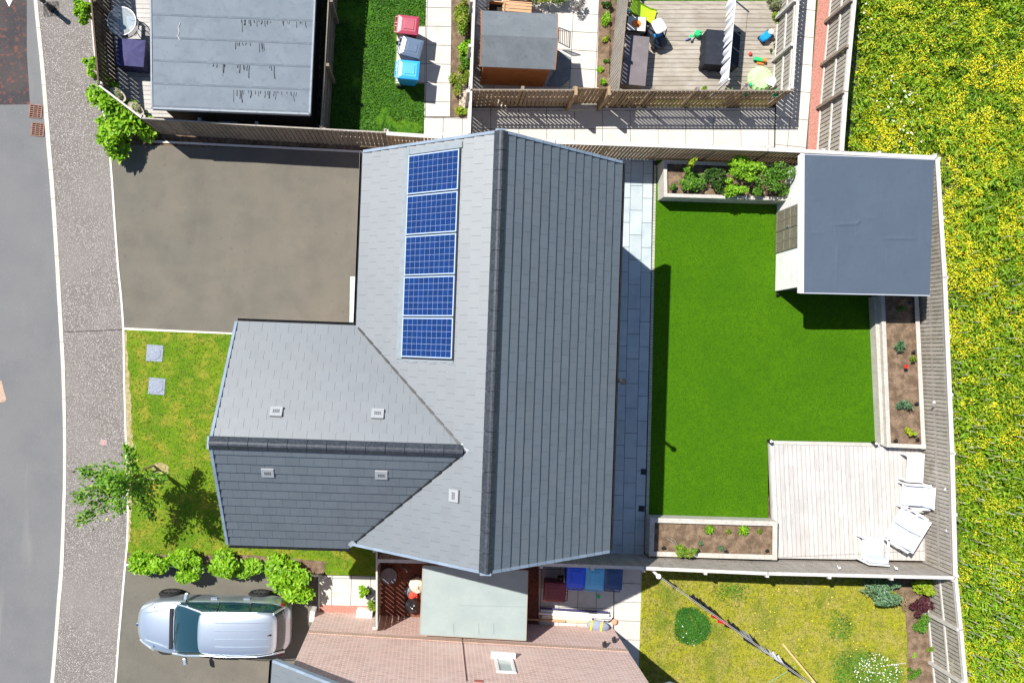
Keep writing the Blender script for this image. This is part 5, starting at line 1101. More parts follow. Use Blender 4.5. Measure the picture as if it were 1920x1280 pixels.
chair('garden_armchair', 'white armchair with pale cushions facing the lawn, beside the white table', 'armchair', 1714, 929, math.pi/2+yaw_w, .74, 1, 'white slatted garden chairs')
chair('garden_armchair', 'white armchair with its back against the lower fence, left of the sofa', 'armchair', 1636, 1029, yaw_w, .72, 1, 'white slatted garden chairs')
chair('garden_sofa', 'white two seat sofa set diagonally in the deck corner', 'sofa', 1694, 990, math.atan2(.88, .47)+yaw_w, 1.2, 2)
c = P(1717, 877, .7); tt = thing('garden_table', 'plain white rectangular table between the fence planter and armchair', 'table', (c.x, c.y, .25), yaw_w, local=True)
MB().box(-.27, .27, -.46, .46, .40, .44).build('table_top', m_wf, tt, bevel=.008)
for a in (-.22, .22):
    for b in (-.4, .4): MB().box(a-.03-.06*(a < 0), a+.03-.06*(a < 0), b-.03, b+.03, 0, .4).build('leg', m_wf, tt)
for i, (u, v) in enumerate(((1446, 827), (1643, 831))):
    c = P(u, v, .5); t = thing('post_light', ['small round black post light at the lawn corner of the deck', 'small round black post light where deck meets the long planter'][i], 'light', (c.x, c.y, .26), group='round post lights on the deck edge')
    MB().lathe((c.x, c.y, .26), [(.05, 0), (.05, .2), (.062, .21), (.062, .25)], 14).build('post', m_black, t); MB().lathe((c.x, c.y, .51), [(.045, 0), (.04, .015), (.02, .02)], 12).build('lens', m_frame, t)
for i, (u, v) in enumerate(((1573, 1065), (1680, 1066), (1774, 995), (1750, 755), (1771, 918))):
    lab = ['small white light on the lower fence, left one', 'small white light on the lower fence behind the armchair', 'small white light on the meadow fence near its lower corner', 'small white light on the meadow fence beside the long planter', 'small white light on the meadow fence behind the armchair'][i]
    c = P(u, v, 1.4); t = thing('fence_light', lab, 'light', tuple(c), group='little white lights on the fences'); MB().tube([c, c+Vector((.0, .03, .05))], [.03, .035], 10).build('lamp_head', m_frame, t); MB().bar(c, c+Vector((-.06, .09, .0)) if i < 2 else c+Vector((.06, .02, .03)), .015, .015).build('bracket', m_frame, t)
# ------------------------------------------------------------------ covers and street pieces
m_cover = mat('grey_cover', (.19, .22, .27), .6, [('noise', 25, (.27, .3, .36), .45, .65, 5)], (50, .6, .008))
for i, (u, v) in enumerate(((290, 662), (294, 724))):
    c = P(u, v, .03); t = thing('inspection_cover', ['square grey cover in the front lawn, nearer the driveway', 'square grey cover in the front lawn, farther from the driveway'][i], 'inspection cover', (c.x, c.y, .02), yaw_w, group='square covers in the front lawn', local=True)
    MB().box(-.265, .265, -.265, .265, -.02, .02).build('frame', m_cover, t, bevel=.01); mb = MB(); mb.lathe((0, 0, .021), [(.2, 0), (.2, .008), (.185, .012)], 24); mb.lathe((0, 0, .034), [(.09, 0), (.08, .004)], 18)
    for a in (-1, 1): mb.box(a*.13-.012, a*.13+.012, -.06, .06, .033, .037)
    mb.build('lid', m_cover, t)
m_rust = mat('rusty_iron', (.2, .1, .07), .8, [('noise', 20, (.28, .16, .12), .45, .65, 5)], (50, .6, .004), spec=.4)
for i, (u, v) in enumerate(((67, 209), (71, 243))):
    c = P(u, v, -.09); t = thing('road_gully', ['rusty drain grate by the kerb, upper of the two', 'rusty drain grate by the kerb, lower of the two'][i], 'drain grate', (c.x, c.y, -.1), math.atan2(-1.6, 22)*1+.02, group='rusty drain grates by the kerb', local=True)
    mb = MB()
    for a in (-.19, .19): mb.box(a-.02, a+.02, -.21, .21, .004, .03)
    for b in (-.2, .2): mb.box(-.168, .168, b-.015, b+.015, .004, .03)
    mb.build('frame', m_rust, t); mb = MB()
    for k in range(-2, 3): mb.box(-.168, .168, k*.066-.013, k*.066+.013, .006, .026)
    for k in (-1, 1): mb.box(k*.07-.012, k*.07+.012, -.183, .183, .004, .02)
    mb.build('bars', m_rust, t); MB().box(-.17, .17, -.185, .185, .0005, .003).build('void', m_dark, t)
c = P(194, 829, .01); t = thing('stop_tap_cover', 'little square red cover set in the pavement', 'cover', (c.x, c.y, 0), yaw_w, local=True)
MB().box(-.11, .11, -.09, .09, -.01, .005).build('frame', m_cover, t); MB().box(-.07, .07, -.075, .075, .0, .012).build('lid', mat('red_lid', (.6, .2, .16), .7, [('noise', 30, (.7, .35, .3), .5, .7)]), t)
for i, (u, v) in enumerate(((1207, 884), (1203, 953))):
    c = P(u, v, .03); t = thing('patio_drain', ['small dark square drain in the patio, upper of two', 'small dark square drain in the patio, lower of two'][i], 'drain', (c.x, c.y, .022), yaw_w, group='dark drains in the patio', local=True)
    MB().box(-.095, .095, -.095, .095, 0, .008).build('frame', m_black, t); mb = MB(); [mb.box(-.075, .075, k*.03-.006, k*.03+.006, .008, .012) for k in range(-2, 3)]; mb.build('bars', m_trim, t)
c = P(97, 17); t = thing('bollard', 'black bollard with white bands on the pavement at the top corner', 'bollard', tuple(c))
MB().lathe(tuple(c), [(.11, 0), (.11, .12), (.075, .2), (.07, .9), (.085, .93), (.085, 1.0), (.04, 1.04)], 18).build('post', m_black, t, smooth=False)
for z in (.52, .86): MB().lathe((c.x, c.y, z), [(.078, 0), (.078, .05)], 18).build('white_band', m_frame, t)
pm = MB(); pave(pm, WX(poly([(81, 4), (110, 3), (111, 31), (82, 32)])), WX([P(81, 4)])[0], .5, .11, .11, -.01, .006)
struct(pm.build('paving_patch', mat('dark_setts', (.075, .07, .062), .9, [('island', .35)])))
t = thing('door_step', 'pale tiled step against the house at the end of the driveway', 'step', tuple(P(664, 565)))
mb = MB(); rg_ = WX(poly([(656.5, 518), (675, 518), (674, 613), (655, 613)], .14)); pave(mb, rg_, rg_[0], yaw_w*0, .3, .24, .11, .14, .006); mb.build('step_tiles', mat('step_tile', (.42, .5, .5), .6, [('island', .05), ('noise', 8, (.36, .44, .44), .5, .7)]), t); MB().prism(rg_, 0, .118).build('step_base', m_joint, t)
# ------------------------------------------------------------------ top left patio things
def col(name, c, r=.6, **k): return mat(name, c, r, **k)
c = P(228, 40, .74); t = thing('glass_table', 'round glass garden table with a pale rim on the shaded deck strip', 'table', (c.x, c.y, .2))
z_ = .52; ring = [(c.x+.44*math.cos(a*math.pi/20), c.y+.44*math.sin(a*math.pi/20), .74) for a in range(41)]
MB().tube(ring, .016, 6, cap=False).build('rim', m_wf, t)
mg = mat('clear_glass', (.6, .68, .7), .03, spec=.7, alpha=.25); MB().lathe((c.x, c.y, .735), [(.43, 0), (.43, .008)], 40).build('table_top', mg, t)
for k in range(4): a = k*math.pi/2+.6; MB().tube([(c.x+.2*math.cos(a), c.y+.2*math.sin(a), .73), (c.x+.34*math.cos(a), c.y+.34*math.sin(a), .2)], .013, 6).build('leg', m_wf, t)
def cover(label, u, v, w, d, h, m, z0, rz, name='covered_furniture', cat='covered furniture', peak=.06, folds=9):
    c = P(u, v, z0+h); t = thing(name, label, cat, (c.x, c.y, z0), rz, local=True); n = 14; mb = MB(); vs = []
    for j in range(n+1):
        for i in range(n+1):
            x, y = i/n*2-1, j/n*2-1; e = max(abs(x), abs(y)); a = math.atan2(y, x)
            vs.append((x*w/2, y*d/2, h+peak*(1-e)+.014*math.sin(a*folds)*e*(1-e*.4)))
    mb.add(vs, [(j*(n+1)+i, j*(n+1)+i+1, (j+1)*(n+1)+i+1, (j+1)*(n+1)+i) for j in range(n) for i in range(n)])
    mb.build('cover_top', m, t, smooth=True)
    sk_ = MB(); N_ = 48; up_ = []; dn = []
    for k in range(N_):
        q = k/N_*4; s_ = int(q); f = q-s_; cs = [(-1, -1), (1, -1), (1, 1), (-1, 1)]; a, b = cs[s_], cs[(s_+1) % 4]; x, y = a[0]+(b[0]-a[0])*f, a[1]+(b[1]-a[1])*f
        up_.append((x*w/2, y*d/2, h-.002)); o = 1.0+.03*math.sin(k*1.9); dn.append((x*w/2*o, y*d/2*o, .03))
    sk_.add(up_+dn, [(k, N_+k, N_+(k+1) % N_, (k+1) % N_) for k in range(N_)]); sk_.build('cover_skirt', m, t); return t
m_navyc = mat('navy_fabric', (.035, .034, .11), .7, [('noise', 6, (.055, .05, .15), .5, .75, 5)]); m_blackc = mat('black_fabric', (.012, .015, .024), .7, [('noise', 5, (.022, .026, .038), .5, .75, 5)])
cover('square navy fabric cover over furniture on the shaded deck strip', 245, 99, .86, .84, .62, m_navyc, .2, yaw_w)
cover('small blue grey covered seat under the round glass table', 238, 44, .5, .44, .38, mat('blue_grey_fabric', (.16, .24, .34), .8), .2, yaw_w+.1, peak=.03)
def wire_chair(label, u, v, rz):
    c = P(u, v, .6); t = thing('garden_chair', label, 'chair', (c.x, c.y, .2), rz, local=True)
    mb = MB(); mb.tube([(-.22, -.2, .78), (-.24, -.05, .8), (-.15, .02, .82), (.15, .02, .82), (.24, -.05, .8), (.22, -.2, .78)], .013, 6); mb.tube([(-.2, 0, .42), (-.18, .02, .8)], .012, 6); mb.tube([(.2, 0, .42), (.18, .02, .8)], .012, 6); mb.tube([(0, .01, .42), (0, .03, .82)], .01, 6); mb.build('backrest', m_black, t)
    MB().box(-.22, .22, -.42, 0, .4, .425).build('seat', m_black, t, bevel=.01)
    for a in (-.2, .2):
        for b in (-.4, -.02): MB().tube([(a, b, .4), (a*1.1, b, 0)], .012, 6).build('leg', m_black, t)
wire_chair('black metal garden chair between glass table and flat roofed building', 266, 62, -math.pi/2)
m_wick = mat('pale_wicker', (.4, .36, .28), .8, [('noise', 30, (.26, .23, .17), .45, .6)])
for i, (u, v) in enumerate(((220, 177), (254, 204))):
    c = P(u, v, 1.3); t = thing('hanging_planter', ['oval basket planter on the diagonal fence, upper one', 'oval basket planter on the diagonal fence, lower one'][i], 'planter', (c.x, c.y, 1.05), .0, group='basket planters on the diagonal fence', local=True)
    a_ = -.66; mb = MB(); mb.lathe((0, 0, 0), [(.12, 0), (.19, .2), (.2, .22), (.17, .2)], 18, 1.5, .8); mb.v = [(x*math.cos(a_)-y*math.sin(a_), x*math.sin(a_)+y*math.cos(a_), z) for x, y, z in mb.v]; mb.build('basket', m_wick, t)
    pts = clump_pts((0, 0, .26), (.24, .14, .1), 260, 6, .5, 90+i); th_ = np.arctan2(pts[:, 1], pts[:, 0]); q = pts.copy(); q[:, 0] = pts[:, 0]*math.cos(a_)-pts[:, 1]*math.sin(a_); q[:, 1] = pts[:, 0]*math.sin(a_)+pts[:, 1]*math.cos(a_)
    leaf_mesh('plant', q, .06, l_pale, t)
c = P(428, 221, .5); t = thing('storage_tub', 'pale round tub half hidden between building and driveway fence', 'tub', (c.x, c.y, 0)); MB().lathe((c.x, c.y, 0), [(.26, 0), (.32, .5), (.34, .52), (.3, .5)], 24).build('tub', mat('grey_green_plastic', (.35, .42, .38), .5), t)
MB().lathe((c.x, c.y, .49), [(.3, 0), (.28, .03)], 24).build('lid', mat('pale_lid', (.5, .55, .5), .5), t)
# ------------------------------------------------------------------ yard of the brown shed
m_oak = mat('oiled_wood', (.5, .3, .16), .6, [('noise', 12, (.4, .22, .11), .45, .7, 5, (1, 5, 1))])
c = P(975, 8, .5); t = thing('garden_bench', 'orange wooden slatted bench behind the brown shed', 'bench', (c.x, c.y, .02), yaw_w, local=True)
for k in range(5): MB().box(-.55, .38, -.24+k*.1, -.16+k*.1, .42, .45).build('seat_slat', m_oak, t)
for a in (-.5, .33):
    for b in (-.2, .2): MB().box(a-.03, a+.03, b-.03, b+.03, 0, .42).build('leg', m_oak, t)
MB().box(-.55, .38, .25, .28, .45, .85).build('backrest', m_oak, t)
c = P(931, 12, .6); t = thing('wooden_crate', 'orange wooden crate with open top behind the brown shed', 'crate', (c.x, c.y, .02), yaw_w, local=True)
for q in ((-.26, .26, -.2, -.17), (-.26, .26, .17, .2), (-.26, -.23, -.168, .168), (.23, .26, -.168, .168)): MB().box(*q, 0, .5).build('side', m_oak, t)
MB().box(-.228, .228, -.168, .168, 0, .3).build('base', m_dark, t)
S('dry grey bush at the top edge beside the pale slabs', 1086, 10, .3, .3, .7, leafmat('leaf_grey', (.17, .16, .15), (.25, .24, .22), (.12, .11, .1)), 420, .05, 7, 93)
S('dark bush with orange flowers at the top edge behind the shed', 1040, -14, 1.1, .35, .8, l_ygreen, 1300, .08, 9, 94)
gr_ = P(1058, 73, .9); t = thing('metal_grille', 'small grey barred metal grille leaning beside the brown shed', 'grille', tuple(P(1060, 78)))
mb = MB(); a0_, a1_, b0_, b1_ = P(1048, 52, .95), P(1069, 60, .95), P(1048, 80, .35), P(1068, 90, .35)
for p, q in ((a0_, a1_), (b0_, b1_), (a0_, b0_), (a1_, b1_)): mb.bar(p, q, .025, .025)
mb.build('frame', m_vdark, t); mb = MB()
for k in range(1, 6): mb.bar(a0_.lerp(a1_, k/6), b0_.lerp(b1_, k/6), .014, .014)
mb.build('bars', m_vdark, t)
m_slate = mat('grey_sheet', (.12, .15, .16), .6, [('noise', 4, (.17, .2, .21), .45, .7, 6)])
tag(MB().prism(WX(poly([(1043, 92), (1070, 108), (1069, 148), (1052, 161), (1024, 161), (1040, 130)], .12)), .03, .1).build('plastic_sheet', m_slate), 'flat grey sheet lying on the slabs beside the brown shed', 'sheet')
# ------------------------------------------------------------------ toy deck
DZ = .2
m_lime = col('lime_plastic', (.5, .75, .03), .35); m_blue = col('blue_plastic', (.01, .25, .6), .35); m_green = col('green_plastic', (.02, .5, .15), .4); m_orangep = col('orange_plastic', (.75, .2, .03), .45); m_pinkp = col('red_plastic', (.6, .06, .05), .45); m_mint = mat('mint_plastic', (.42, .72, .3), .4, [('noise', 4, (.5, .8, .4), .5, .8)])
m_tan = col('tan_sand', (.55, .45, .33), .9); m_box = mat('grey_brown_plastic', (.14, .12, .125), .6, [('noise', 3, (.17, .15, .155), .5, .7, 5)])
t = thing('toy_slide', 'lime green childs slide at the top of the toy deck', 'slide', tuple(P(1205, 25, DZ)))
a, b = P(1183, 8, .75), P(1228, 34, .28); mb = MB(); d = (b-a).normalized(); n = d.cross(Vector((0, 0, 1))).normalized(); secs = []
for k in range(9):
    q = a.lerp(b, k/8)-Vector((0, 0, .14*math.sin(math.pi*k/8)*.5)); w = .21+.03*(k > 6)
    secs.append([q-n*w+Vector((0, 0, .07)), q-n*(w-.03), q, q+n*(w-.03), q+n*w+Vector((0, 0, .07)), q+n*w-Vector((0, 0, .03)), q-n*w-Vector((0, 0, .03))])
loft(mb, secs).build('chute', m_lime, t, smooth=False, bevel=.008)
for s_ in (-1, 1): MB().bar(a+n*s_*.2, Vector((a.x, a.y, DZ))+n*s_*.26-d*.1, .05, .05).build('leg', m_blue, t)
c = P(1193, 45, .62); t = thing('sand_table', 'childs sand tray with an orange patch beside the slide', 'sand table', (c.x, c.y, DZ), yaw_w, local=True)
MB().box(-.3, .32, -.24, .24, .3, .42).build('tray', m_black, t, bevel=.01); MB().box(-.28, .3, -.22, .22, .415, .43).build('sand', mat('tray_sand', (.6, .55, .48), .9, [('noise', 8, (.5, .45, .38), .5, .7, 3)]), t); MB().lathe((0, 0, .431), [(.15, 0), (.13, .012), (.05, .02)], 14, 1.1, .8).build('orange_heap', m_orangep, t)
for a_ in (-.26, .28):
    for b_ in (-.2, .2): MB().box(a_-.025, a_+.025, b_-.025, b_+.025, 0, .3).build('leg', m_black, t)
c = P(1236, 60, .8); t = thing('toy_car', 'childs ride in toy car with a white roof and black body', 'toy car', (c.x, c.y, DZ), -1.05, local=True)
secs = [[(x, -w, .1), (x, w, .1), (x, w*.95, h_), (x, 0, h_+.03), (x, -w*.95, h_)] for x, w, h_ in ((-.38, .13, .3), (-.3, .2, .38), (-.1, .22, .4), (.1, .22, .38), (.3, .2, .3), (.42, .13, .25))]
loft(MB(), secs).build('body', col('black_plastic_toy', (.02, .025, .035), .3), t, bevel=.02)
secs = [[(x, -w, z-.03), (x, w, z-.03), (x, w*.85, z+.02), (x, -w*.85, z+.02)] for x, w, z in ((-.36, .12, .76), (-.3, .19, .8), (-.1, .21, .82), (.06, .2, .81), (.1, .14, .79))]
loft(MB(), secs).build('roof', m_wf, t, bevel=.02)
for a_, b_ in ((-.3, -.17), (-.3, .17), (.06, -.18), (.06, .18)): MB().tube([(a_, b_, .78), (a_+(.12 if a_ > 0 else 0), b_, .36)], .02, 6).build('roof_pillar', m_black, t)
for a_, b_ in ((-.26, -.22), (-.26, .22), (.27, -.22), (.27, .22)):
    wh = MB().lathe((0, 0, 0), [(.085, -.03), (.085, .03)], 14); wh.v = [(a_+x, b_+z, .085+y) for x, y, z in wh.v]; wh.build('wheel', m_tyre, t)
MB().box(-.05, .1, -.13, .13, .38, .45).build('seat', m_blue, t, bevel=.02)
c = P(1192, 113, .88); t = thing('storage_box', 'long grey brown storage box against the slatted fence', 'storage box', (c.x, c.y, DZ), yaw_w-.02, local=True)
MB().box(-.36, .36, -.76, .74, 0, .64).build('box', mat('taupe_plastic', (.3, .27, .25), .6), t, bevel=.01); MB().box(-.38, .38, -.79, .77, .64, .68).build('lid', m_box, t, bevel=.01)
cover('large cube of dark garden furniture under a flat black cover on the toy deck', 1355, 90, 1.08, 1.1, .62, m_blackc, DZ, yaw_w, name='covered_furniture', peak=.0, folds=3)
tb_ = MB(); c = P(1355, 90, .84); tb_.box(c.x-.55, c.x+.55, c.y-.56, c.y-.54, .79, .83); tb_.box(c.x-.55, c.x-.53, c.y-.54, c.y+.56, .79, .83); tb_.box(c.x+.53, c.x+.55, c.y-.54, c.y+.56, .79, .83)
# washing line with white cloths across the deck
t = thing('washing_line', 'washing line running across the toy deck with a pale end post', 'washing line', tuple(P(1360, 160, DZ)))
e0, e1 = P(1386, -70, 1.95), P(1366, 150, 1.95); g1 = Vector((e1.x, e1.y, DZ)); g0 = Vector((e0.x, e0.y, .02))
MB().tube([e0, e1], .006, 5).build('line', m_wf, t); MB().tube([g1, e1+Vector((0, 0, .05))], .03, 10).build('post', m_wf, t); MB().tube([g0, e0+Vector((0, 0, .05))], .03, 10).build('post', m_wf, t)
m_cloth = mat('white_cloth', (.68, .68, .72), .85, [('noise', 3, (.6, .6, .66), .5, .75, 4)])
def hung(mb, a, b, drop, wav=.03, seed=0, taper=0):
    g = random.Random(seed); n = 12; k = 5; d = b-a; h = Vector((-d.y, d.x, 0)).normalized(); vs = []; ph = g.uniform(0, 6)
    for j in range(k+1):
        for i in range(n+1):
            t_ = i/n; s_ = j/k; q = a+d*(t_*(1-taper*s_)+taper*s_*.5); vs.append(q+h*(wav*s_*math.sin(t_*11+ph)+wav*.5*math.sin(t_*23+ph*2)*s_)-Vector((0, 0, drop*s_*(1+.06*math.sin(t_*9+ph)))))
    return mb.add(vs, [(j*(n+1)+i, j*(n+1)+i+1, (j+1)*(n+1)+i+1, (j+1)*(n+1)+i) for j in range(k) for i in range(n)])
cl = [(-.0, .16, .9), (.33, .155, .8), (.49, .15, .78), (.65, .15, .8), (.82, .15, .85)]
for i, (s0_, ln, dp) in enumerate(((.20, .17, .85), (.38, .13, .75), (.52, .14, .8), (.67, .13, .72), (.81, .17, .8))):
    a, b = e0.lerp(e1, s0_), e0.lerp(e1, s0_+ln)
    tag(hung(MB(), a, b, dp, .035, i).build('hanging_cloth', m_cloth, solid=.006), ['white cloth hanging at the top edge of the picture, topmost on the deck line', 'white cloth second from the top on the deck line', 'white cloth in the middle of the deck line above the black cover', 'white cloth fourth from the top on the deck line', 'white cloth nearest the end post of the deck line'][i], 'cloth', 'white cloths on the deck line')
# small toys
c = P(1303, 66, .4); t = thing('watering_can', 'green toy watering can beside the black cover', 'watering can', (c.x, c.y, DZ))
MB().lathe((c.x+.12, c.y+.08, DZ), [(.1, 0), (.11, .16), (.08, .2)], 14).build('body', m_green, t); MB().tube([(c.x+.05, c.y+.03, DZ+.06), (c.x-.13, c.y-.05, DZ+.2)], .02, 6).build('spout', m_green, t); MB().lathe((c.x-.14, c.y-.06, DZ+.18), [(.02, 0), (.055, .04)], 10).build('rose', m_green, t); MB().tube([(c.x+.2, c.y+.1, DZ+.05), (c.x+.27, c.y+.13, DZ+.14), (c.x+.14, c.y+.09, DZ+.24)], .013, 6).build('handle', m_green, t)
c = P(1290, 74, .25); tag(MB().tube([(c.x-.08, c.y-.03, DZ+.03), (c.x, c.y, DZ+.05), (c.x+.1, c.y+.04, DZ+.03)], [.02, .03, .015], 6).build('toy_spade', col('purple_plastic', (.1, .08, .3), .5)), 'small purple toy lying beside the green watering can', 'toy')
c = P(1441, 64, .5); t = thing('ride_on_toy', 'bright blue ride on toy with a white top at the deck edge', 'ride on toy', (c.x, c.y, DZ), .7, local=True)
secs = [[(x, -w, .08), (x, w, .08), (x, w*.8, h_), (x, -w*.8, h_)] for x, w, h_ in ((-.24, .09, .2), (-.12, .14, .28), (.1, .13, .26), (.24, .08, .2))]
loft(MB(), secs).build('body', m_blue, t, bevel=.03); MB().lathe((.12, 0, .27), [(.09, 0), (.08, .05), (.03, .08)], 14).build('steering_wheel', m_wf, t); MB().lathe((.2, .02, .2), [(.05, 0), (.04, .05)], 10).build('headlight', m_pinkp, t)
for a_, b_ in ((-.17, -.12), (-.17, .12), (.15, -.12), (.15, .12)):
    wh = MB().lathe((0, 0, 0), [(.06, -.02), (.06, .02)], 12); wh.v = [(a_+x, b_+z, .06+y) for x, y, z in wh.v]; wh.build('wheel', m_tyre, t)
c = P(1407, 101, .25); tag(MB().lathe((c.x, c.y, DZ), [(.05, 0), (.06, .06), (.03, .09)], 10).build('toy_ball', m_pinkp), 'small red toy alone on the deck boards', 'toy')
c = P(1425, 112, .3); t = thing('toy_truck', 'little green and orange toy truck above the mint paddling shell', 'toy', (c.x, c.y, DZ), -.15, local=True)
MB().box(-.2, .08, -.05, .05, .04, .13).build('tray', m_green, t, bevel=.01); MB().box(.09, .2, -.05, .05, .04, .17).build('cab', m_orangep, t, bevel=.01); MB().box(-.06, .16, -.12, -.07, .0, .05).build('shovel', m_orangep, t)
for a_ in (-.12, .12):
    for b_ in (-.055, .055): MB().tube([(a_, b_-.01, .035), (a_, b_+.01, .035)], .035, 10).build('wheel', m_tyre, t)
c = P(1430, 145, .42); t = thing('paddling_shell', 'mint green ribbed shell shaped tub in the deck corner', 'tub', (c.x, c.y, DZ), .3, local=True)
mb = MB(); vs = []; n = 48
for r_, z in ((.04, .17), (.2, .2), (.33, .17), (.4, .06), (.41, .0)):
    vs += [(r_*math.cos(2*math.pi*k/n)*(1+.03*math.cos(k*math.pi*16/n*2)), r_*math.sin(2*math.pi*k/n)*(1+.03*math.cos(k*math.pi*16/n*2)), z+.012*math.cos(k*math.pi*16/n*2)*(r_ > .1)) for k in range(n)]
mb.add(vs, [(i*n+k, (i+1)*n+k, (i+1)*n+(k+1) % n, i*n+(k+1) % n) for i in range(4) for k in range(n)]+[tuple(range(n))]); mb.build('shell', m_mint, t)
MB().tube([(-.35, -.1, .1), (-.42, -.12, .1)], .05, 8).build('handle', m_green, t)
c = P(1447, 151, .75); t = thing('round_dish', 'round white dish standing in the corner by the mint tub', 'dish', (c.x, c.y, DZ)); MB().lathe((c.x, c.y, DZ), [(.03, 0), (.03, .42), (.13, .46), (.155, .52), (.145, .52), (.12, .48)], 24).build('bowl', m_wf, t, smooth=False); MB().lathe((c.x, c.y, DZ+.485), [(.06, 0), (.05, .02)], 16).build('centre', mat('pale_grey', (.5, .5, .52), .5), t)
for i, (u, v, cc_) in enumerate(((1399, 171, l_mid), (1457, 173, l_mid), (1320, 166, l_ygreen), (1368, 165, l_pale))):
    c = P(u, v, 1.45); t = thing('flower_pot', ['green pot hanging on the lane fence with purple flowers', 'green round pot hanging at the lane fence corner', 'low plant pot behind the lane fence, left one', 'low plant pot behind the lane fence with pale plant'][i], 'flower pot', (c.x, c.y, 1.2), group='pots along the lane fence')
    zz = 1.2
    MB().lathe((c.x, c.y, zz), [(.07, 0), (.11, .17), (.12, .18), (.1, .17)], 16).build('pot', m_green if i < 2 else m_wick, t); pts = clump_pts((c.x, c.y+.1*(i < 1), zz+.2), (.13, .13, .07), 110, 4, .5, 200+i); leaf_mesh('plant', pts, .06, cc_ if i else leafmat('purple_flowers', (.2, .1, .25), (.1, .2, .05), (.3, .2, .4)), t)
c = P(1466, 158, .9); S('small bush with red blooms in the very deck corner', 1464, 156, .16, .14, .55, leafmat('leaf_red_bloom', (.08, .2, .02), (.12, .25, .03), (.05, .13, .01), (.6, .03, .05)), 220, .06, 4, 210, z0=DZ, cat='plant', name='bedding_plant')
# ------------------------------------------------------------------ lower right garden: washing line
t = thing('washing_line', 'long washing line slanting over the yellow lawn from a white topped post', 'washing line', tuple(P(1233, 1083)))
e0 = P(1234, 1079, 2.0); e1 = P(1580, 1325, 2.0); b0_ = Vector((e0.x, e0.y, 0)); mb = MB()
MB().tube([b0_, e0+Vector((0, 0, .06))], .045, 12).build('post', m_frame, t); MB().lathe((e0.x, e0.y, 2.04), [(.07, 0), (.08, .02), (.06, .06)], 14).build('post_cap', m_frame, t)
MB().tube([Vector((e1.x, e1.y, 0)), e1+Vector((0, 0, .06))], .045, 10).build('post', m_frame, t)
sag = lambda s_: e0.lerp(e1, s_)-Vector((0, 0, .32*math.sin(math.pi*s_)))
for o_ in (-.012, .014): MB().tube([sag(k/24)+Vector((o_, o_, 0)) for k in range(25)], .006, 5).build('line', m_pale, t)
m_navyt = mat('dark_navy_cloth', (.012, .014, .025), .9); m_redc = mat('red_cloth', (.55, .012, .015), .85); m_greyc = mat('mid_grey_cloth', (.22, .23, .26), .9)
items = [(.215, .05, m_navyt, .75, 'black garment highest on the slanting washing line'), (.275, .055, m_navyt, .85, 'black garment just before the red one'), (.335, .085, m_redc, .5, 'bright red garment on the slanting washing line'), (.43, .05, m_navyt, .7, 'black garment just after the red one'), (.485, .05, m_greyc, .5, 'grey garment in the middle of the slanting washing line'), (.54, .05, m_navyt, .85, 'dark garment following the grey one'), (.595, .045, m_greyc, .45, 'second grey garment, above the white shirt'), (.645, .055, m_cloth, .55, 'white shirt on the slanting washing line'), (.705, .05, m_navyt, .75, 'dark garment below the white shirt'), (.76, .05, m_navyt, .75, 'dark garment at the bottom edge of the picture')]
for i, (s0_, ln, m_, dp, lab) in enumerate(items):
    tg = hung(MB(), sag(s0_)-Vector((0, 0, .01)), sag(s0_+ln)-Vector((0, 0, .01)), dp, .07, 40+i, .15); tg.v = [(x+.06*math.sin(i*2.1)*(2-z), y+.05*math.cos(i*1.7)*(2-z), z) for x, y, z in tg.v]
    tag(tg.build('hanging_garment', m_, solid=.012), lab, 'garment', 'garments on the slanting washing line')
a, b = P(1468, 1207, .03), P(1562, 1320, 1.9); tag(MB().tube([a, b], [.035, .03], 8).build('line_prop', col('yellow_timber', (.5, .38, .17), .7)), 'long wooden prop leaning beside the washing line', 'clothes prop')
tag(MB().tube([P(1425, 1290, .05), P(1460, 1268, .1), P(1492, 1248, .05)], .012, 5).build('garden_cane', col('green_cane', (.2, .35, .2), .6)), 'thin green cane at the bottom edge near the line prop', 'cane')
tag(MB().tube([P(1662, 1247, .08), P(1698, 1242, .1)], .01, 5).build('garden_cane', m_pale), 'thin pale cane lying from the daisy patch to the bare bed', 'cane')
# ------------------------------------------------------------------ bin yard
bars = [((1012, 1139), (1140, 1147), m_navyc, .05, 'navy pole lying at the top of the pole bundle'), ((1014, 1144), (1142, 1153), m_frame, .07, 'white pipe under the navy pole'), ((1010, 1149), (1147, 1158), m_frame, .06, 'second white pipe in the middle of the bundle'), ((1016, 1155), (1110, 1161), col('cream_board', (.6, .52, .4), .7), .11, 'cream board lying along the bundle'), ((1035, 1162), (1125, 1166), col('buff_board', (.52, .42, .28), .7), .09, 'buff board at the bottom of the bundle'), ((988, 1160), (1060, 1164), m_oak, .05, 'short brown batten sticking out by the green shed')]
for i, (a, b, m_, w, lab) in enumerate(bars):
    z = (.2, .12, .2, .14, .1, .16)[i]; tag(MB().bar(P(*a, z), P(*b, z+.05), w, .05).build('pole', m_, bevel=.008), lab, 'pole', 'poles and boards lying in the bin yard')
c = P(1120, 1172, .25); t = thing('body_board', 'grey rounded board bag with two yellow straps by the brick corner', 'bag', (c.x, c.y, .15), yaw_w-.1, local=True)
mb = MB(); mb.lathe((0, 0, 0), [(.05, 0), (.3, .02), (.34, .08), (.3, .14), (.05, .16)], 24, 1.0, .5); mb.v = [(x+(x*.2 if x > 0 else 0), y, z) for x, y, z in mb.v]; mb.build('bag', mat('slate_fabric', (.24, .27, .36), .8), t, smooth=True)
for a_ in (-.2, .12): MB().ob((a_, 0, .155), (.03, 0, 0), (0, .155, 0), (0, 0, .01)).build('strap', col('yellow_strap', (.7, .5, .02), .6), t)
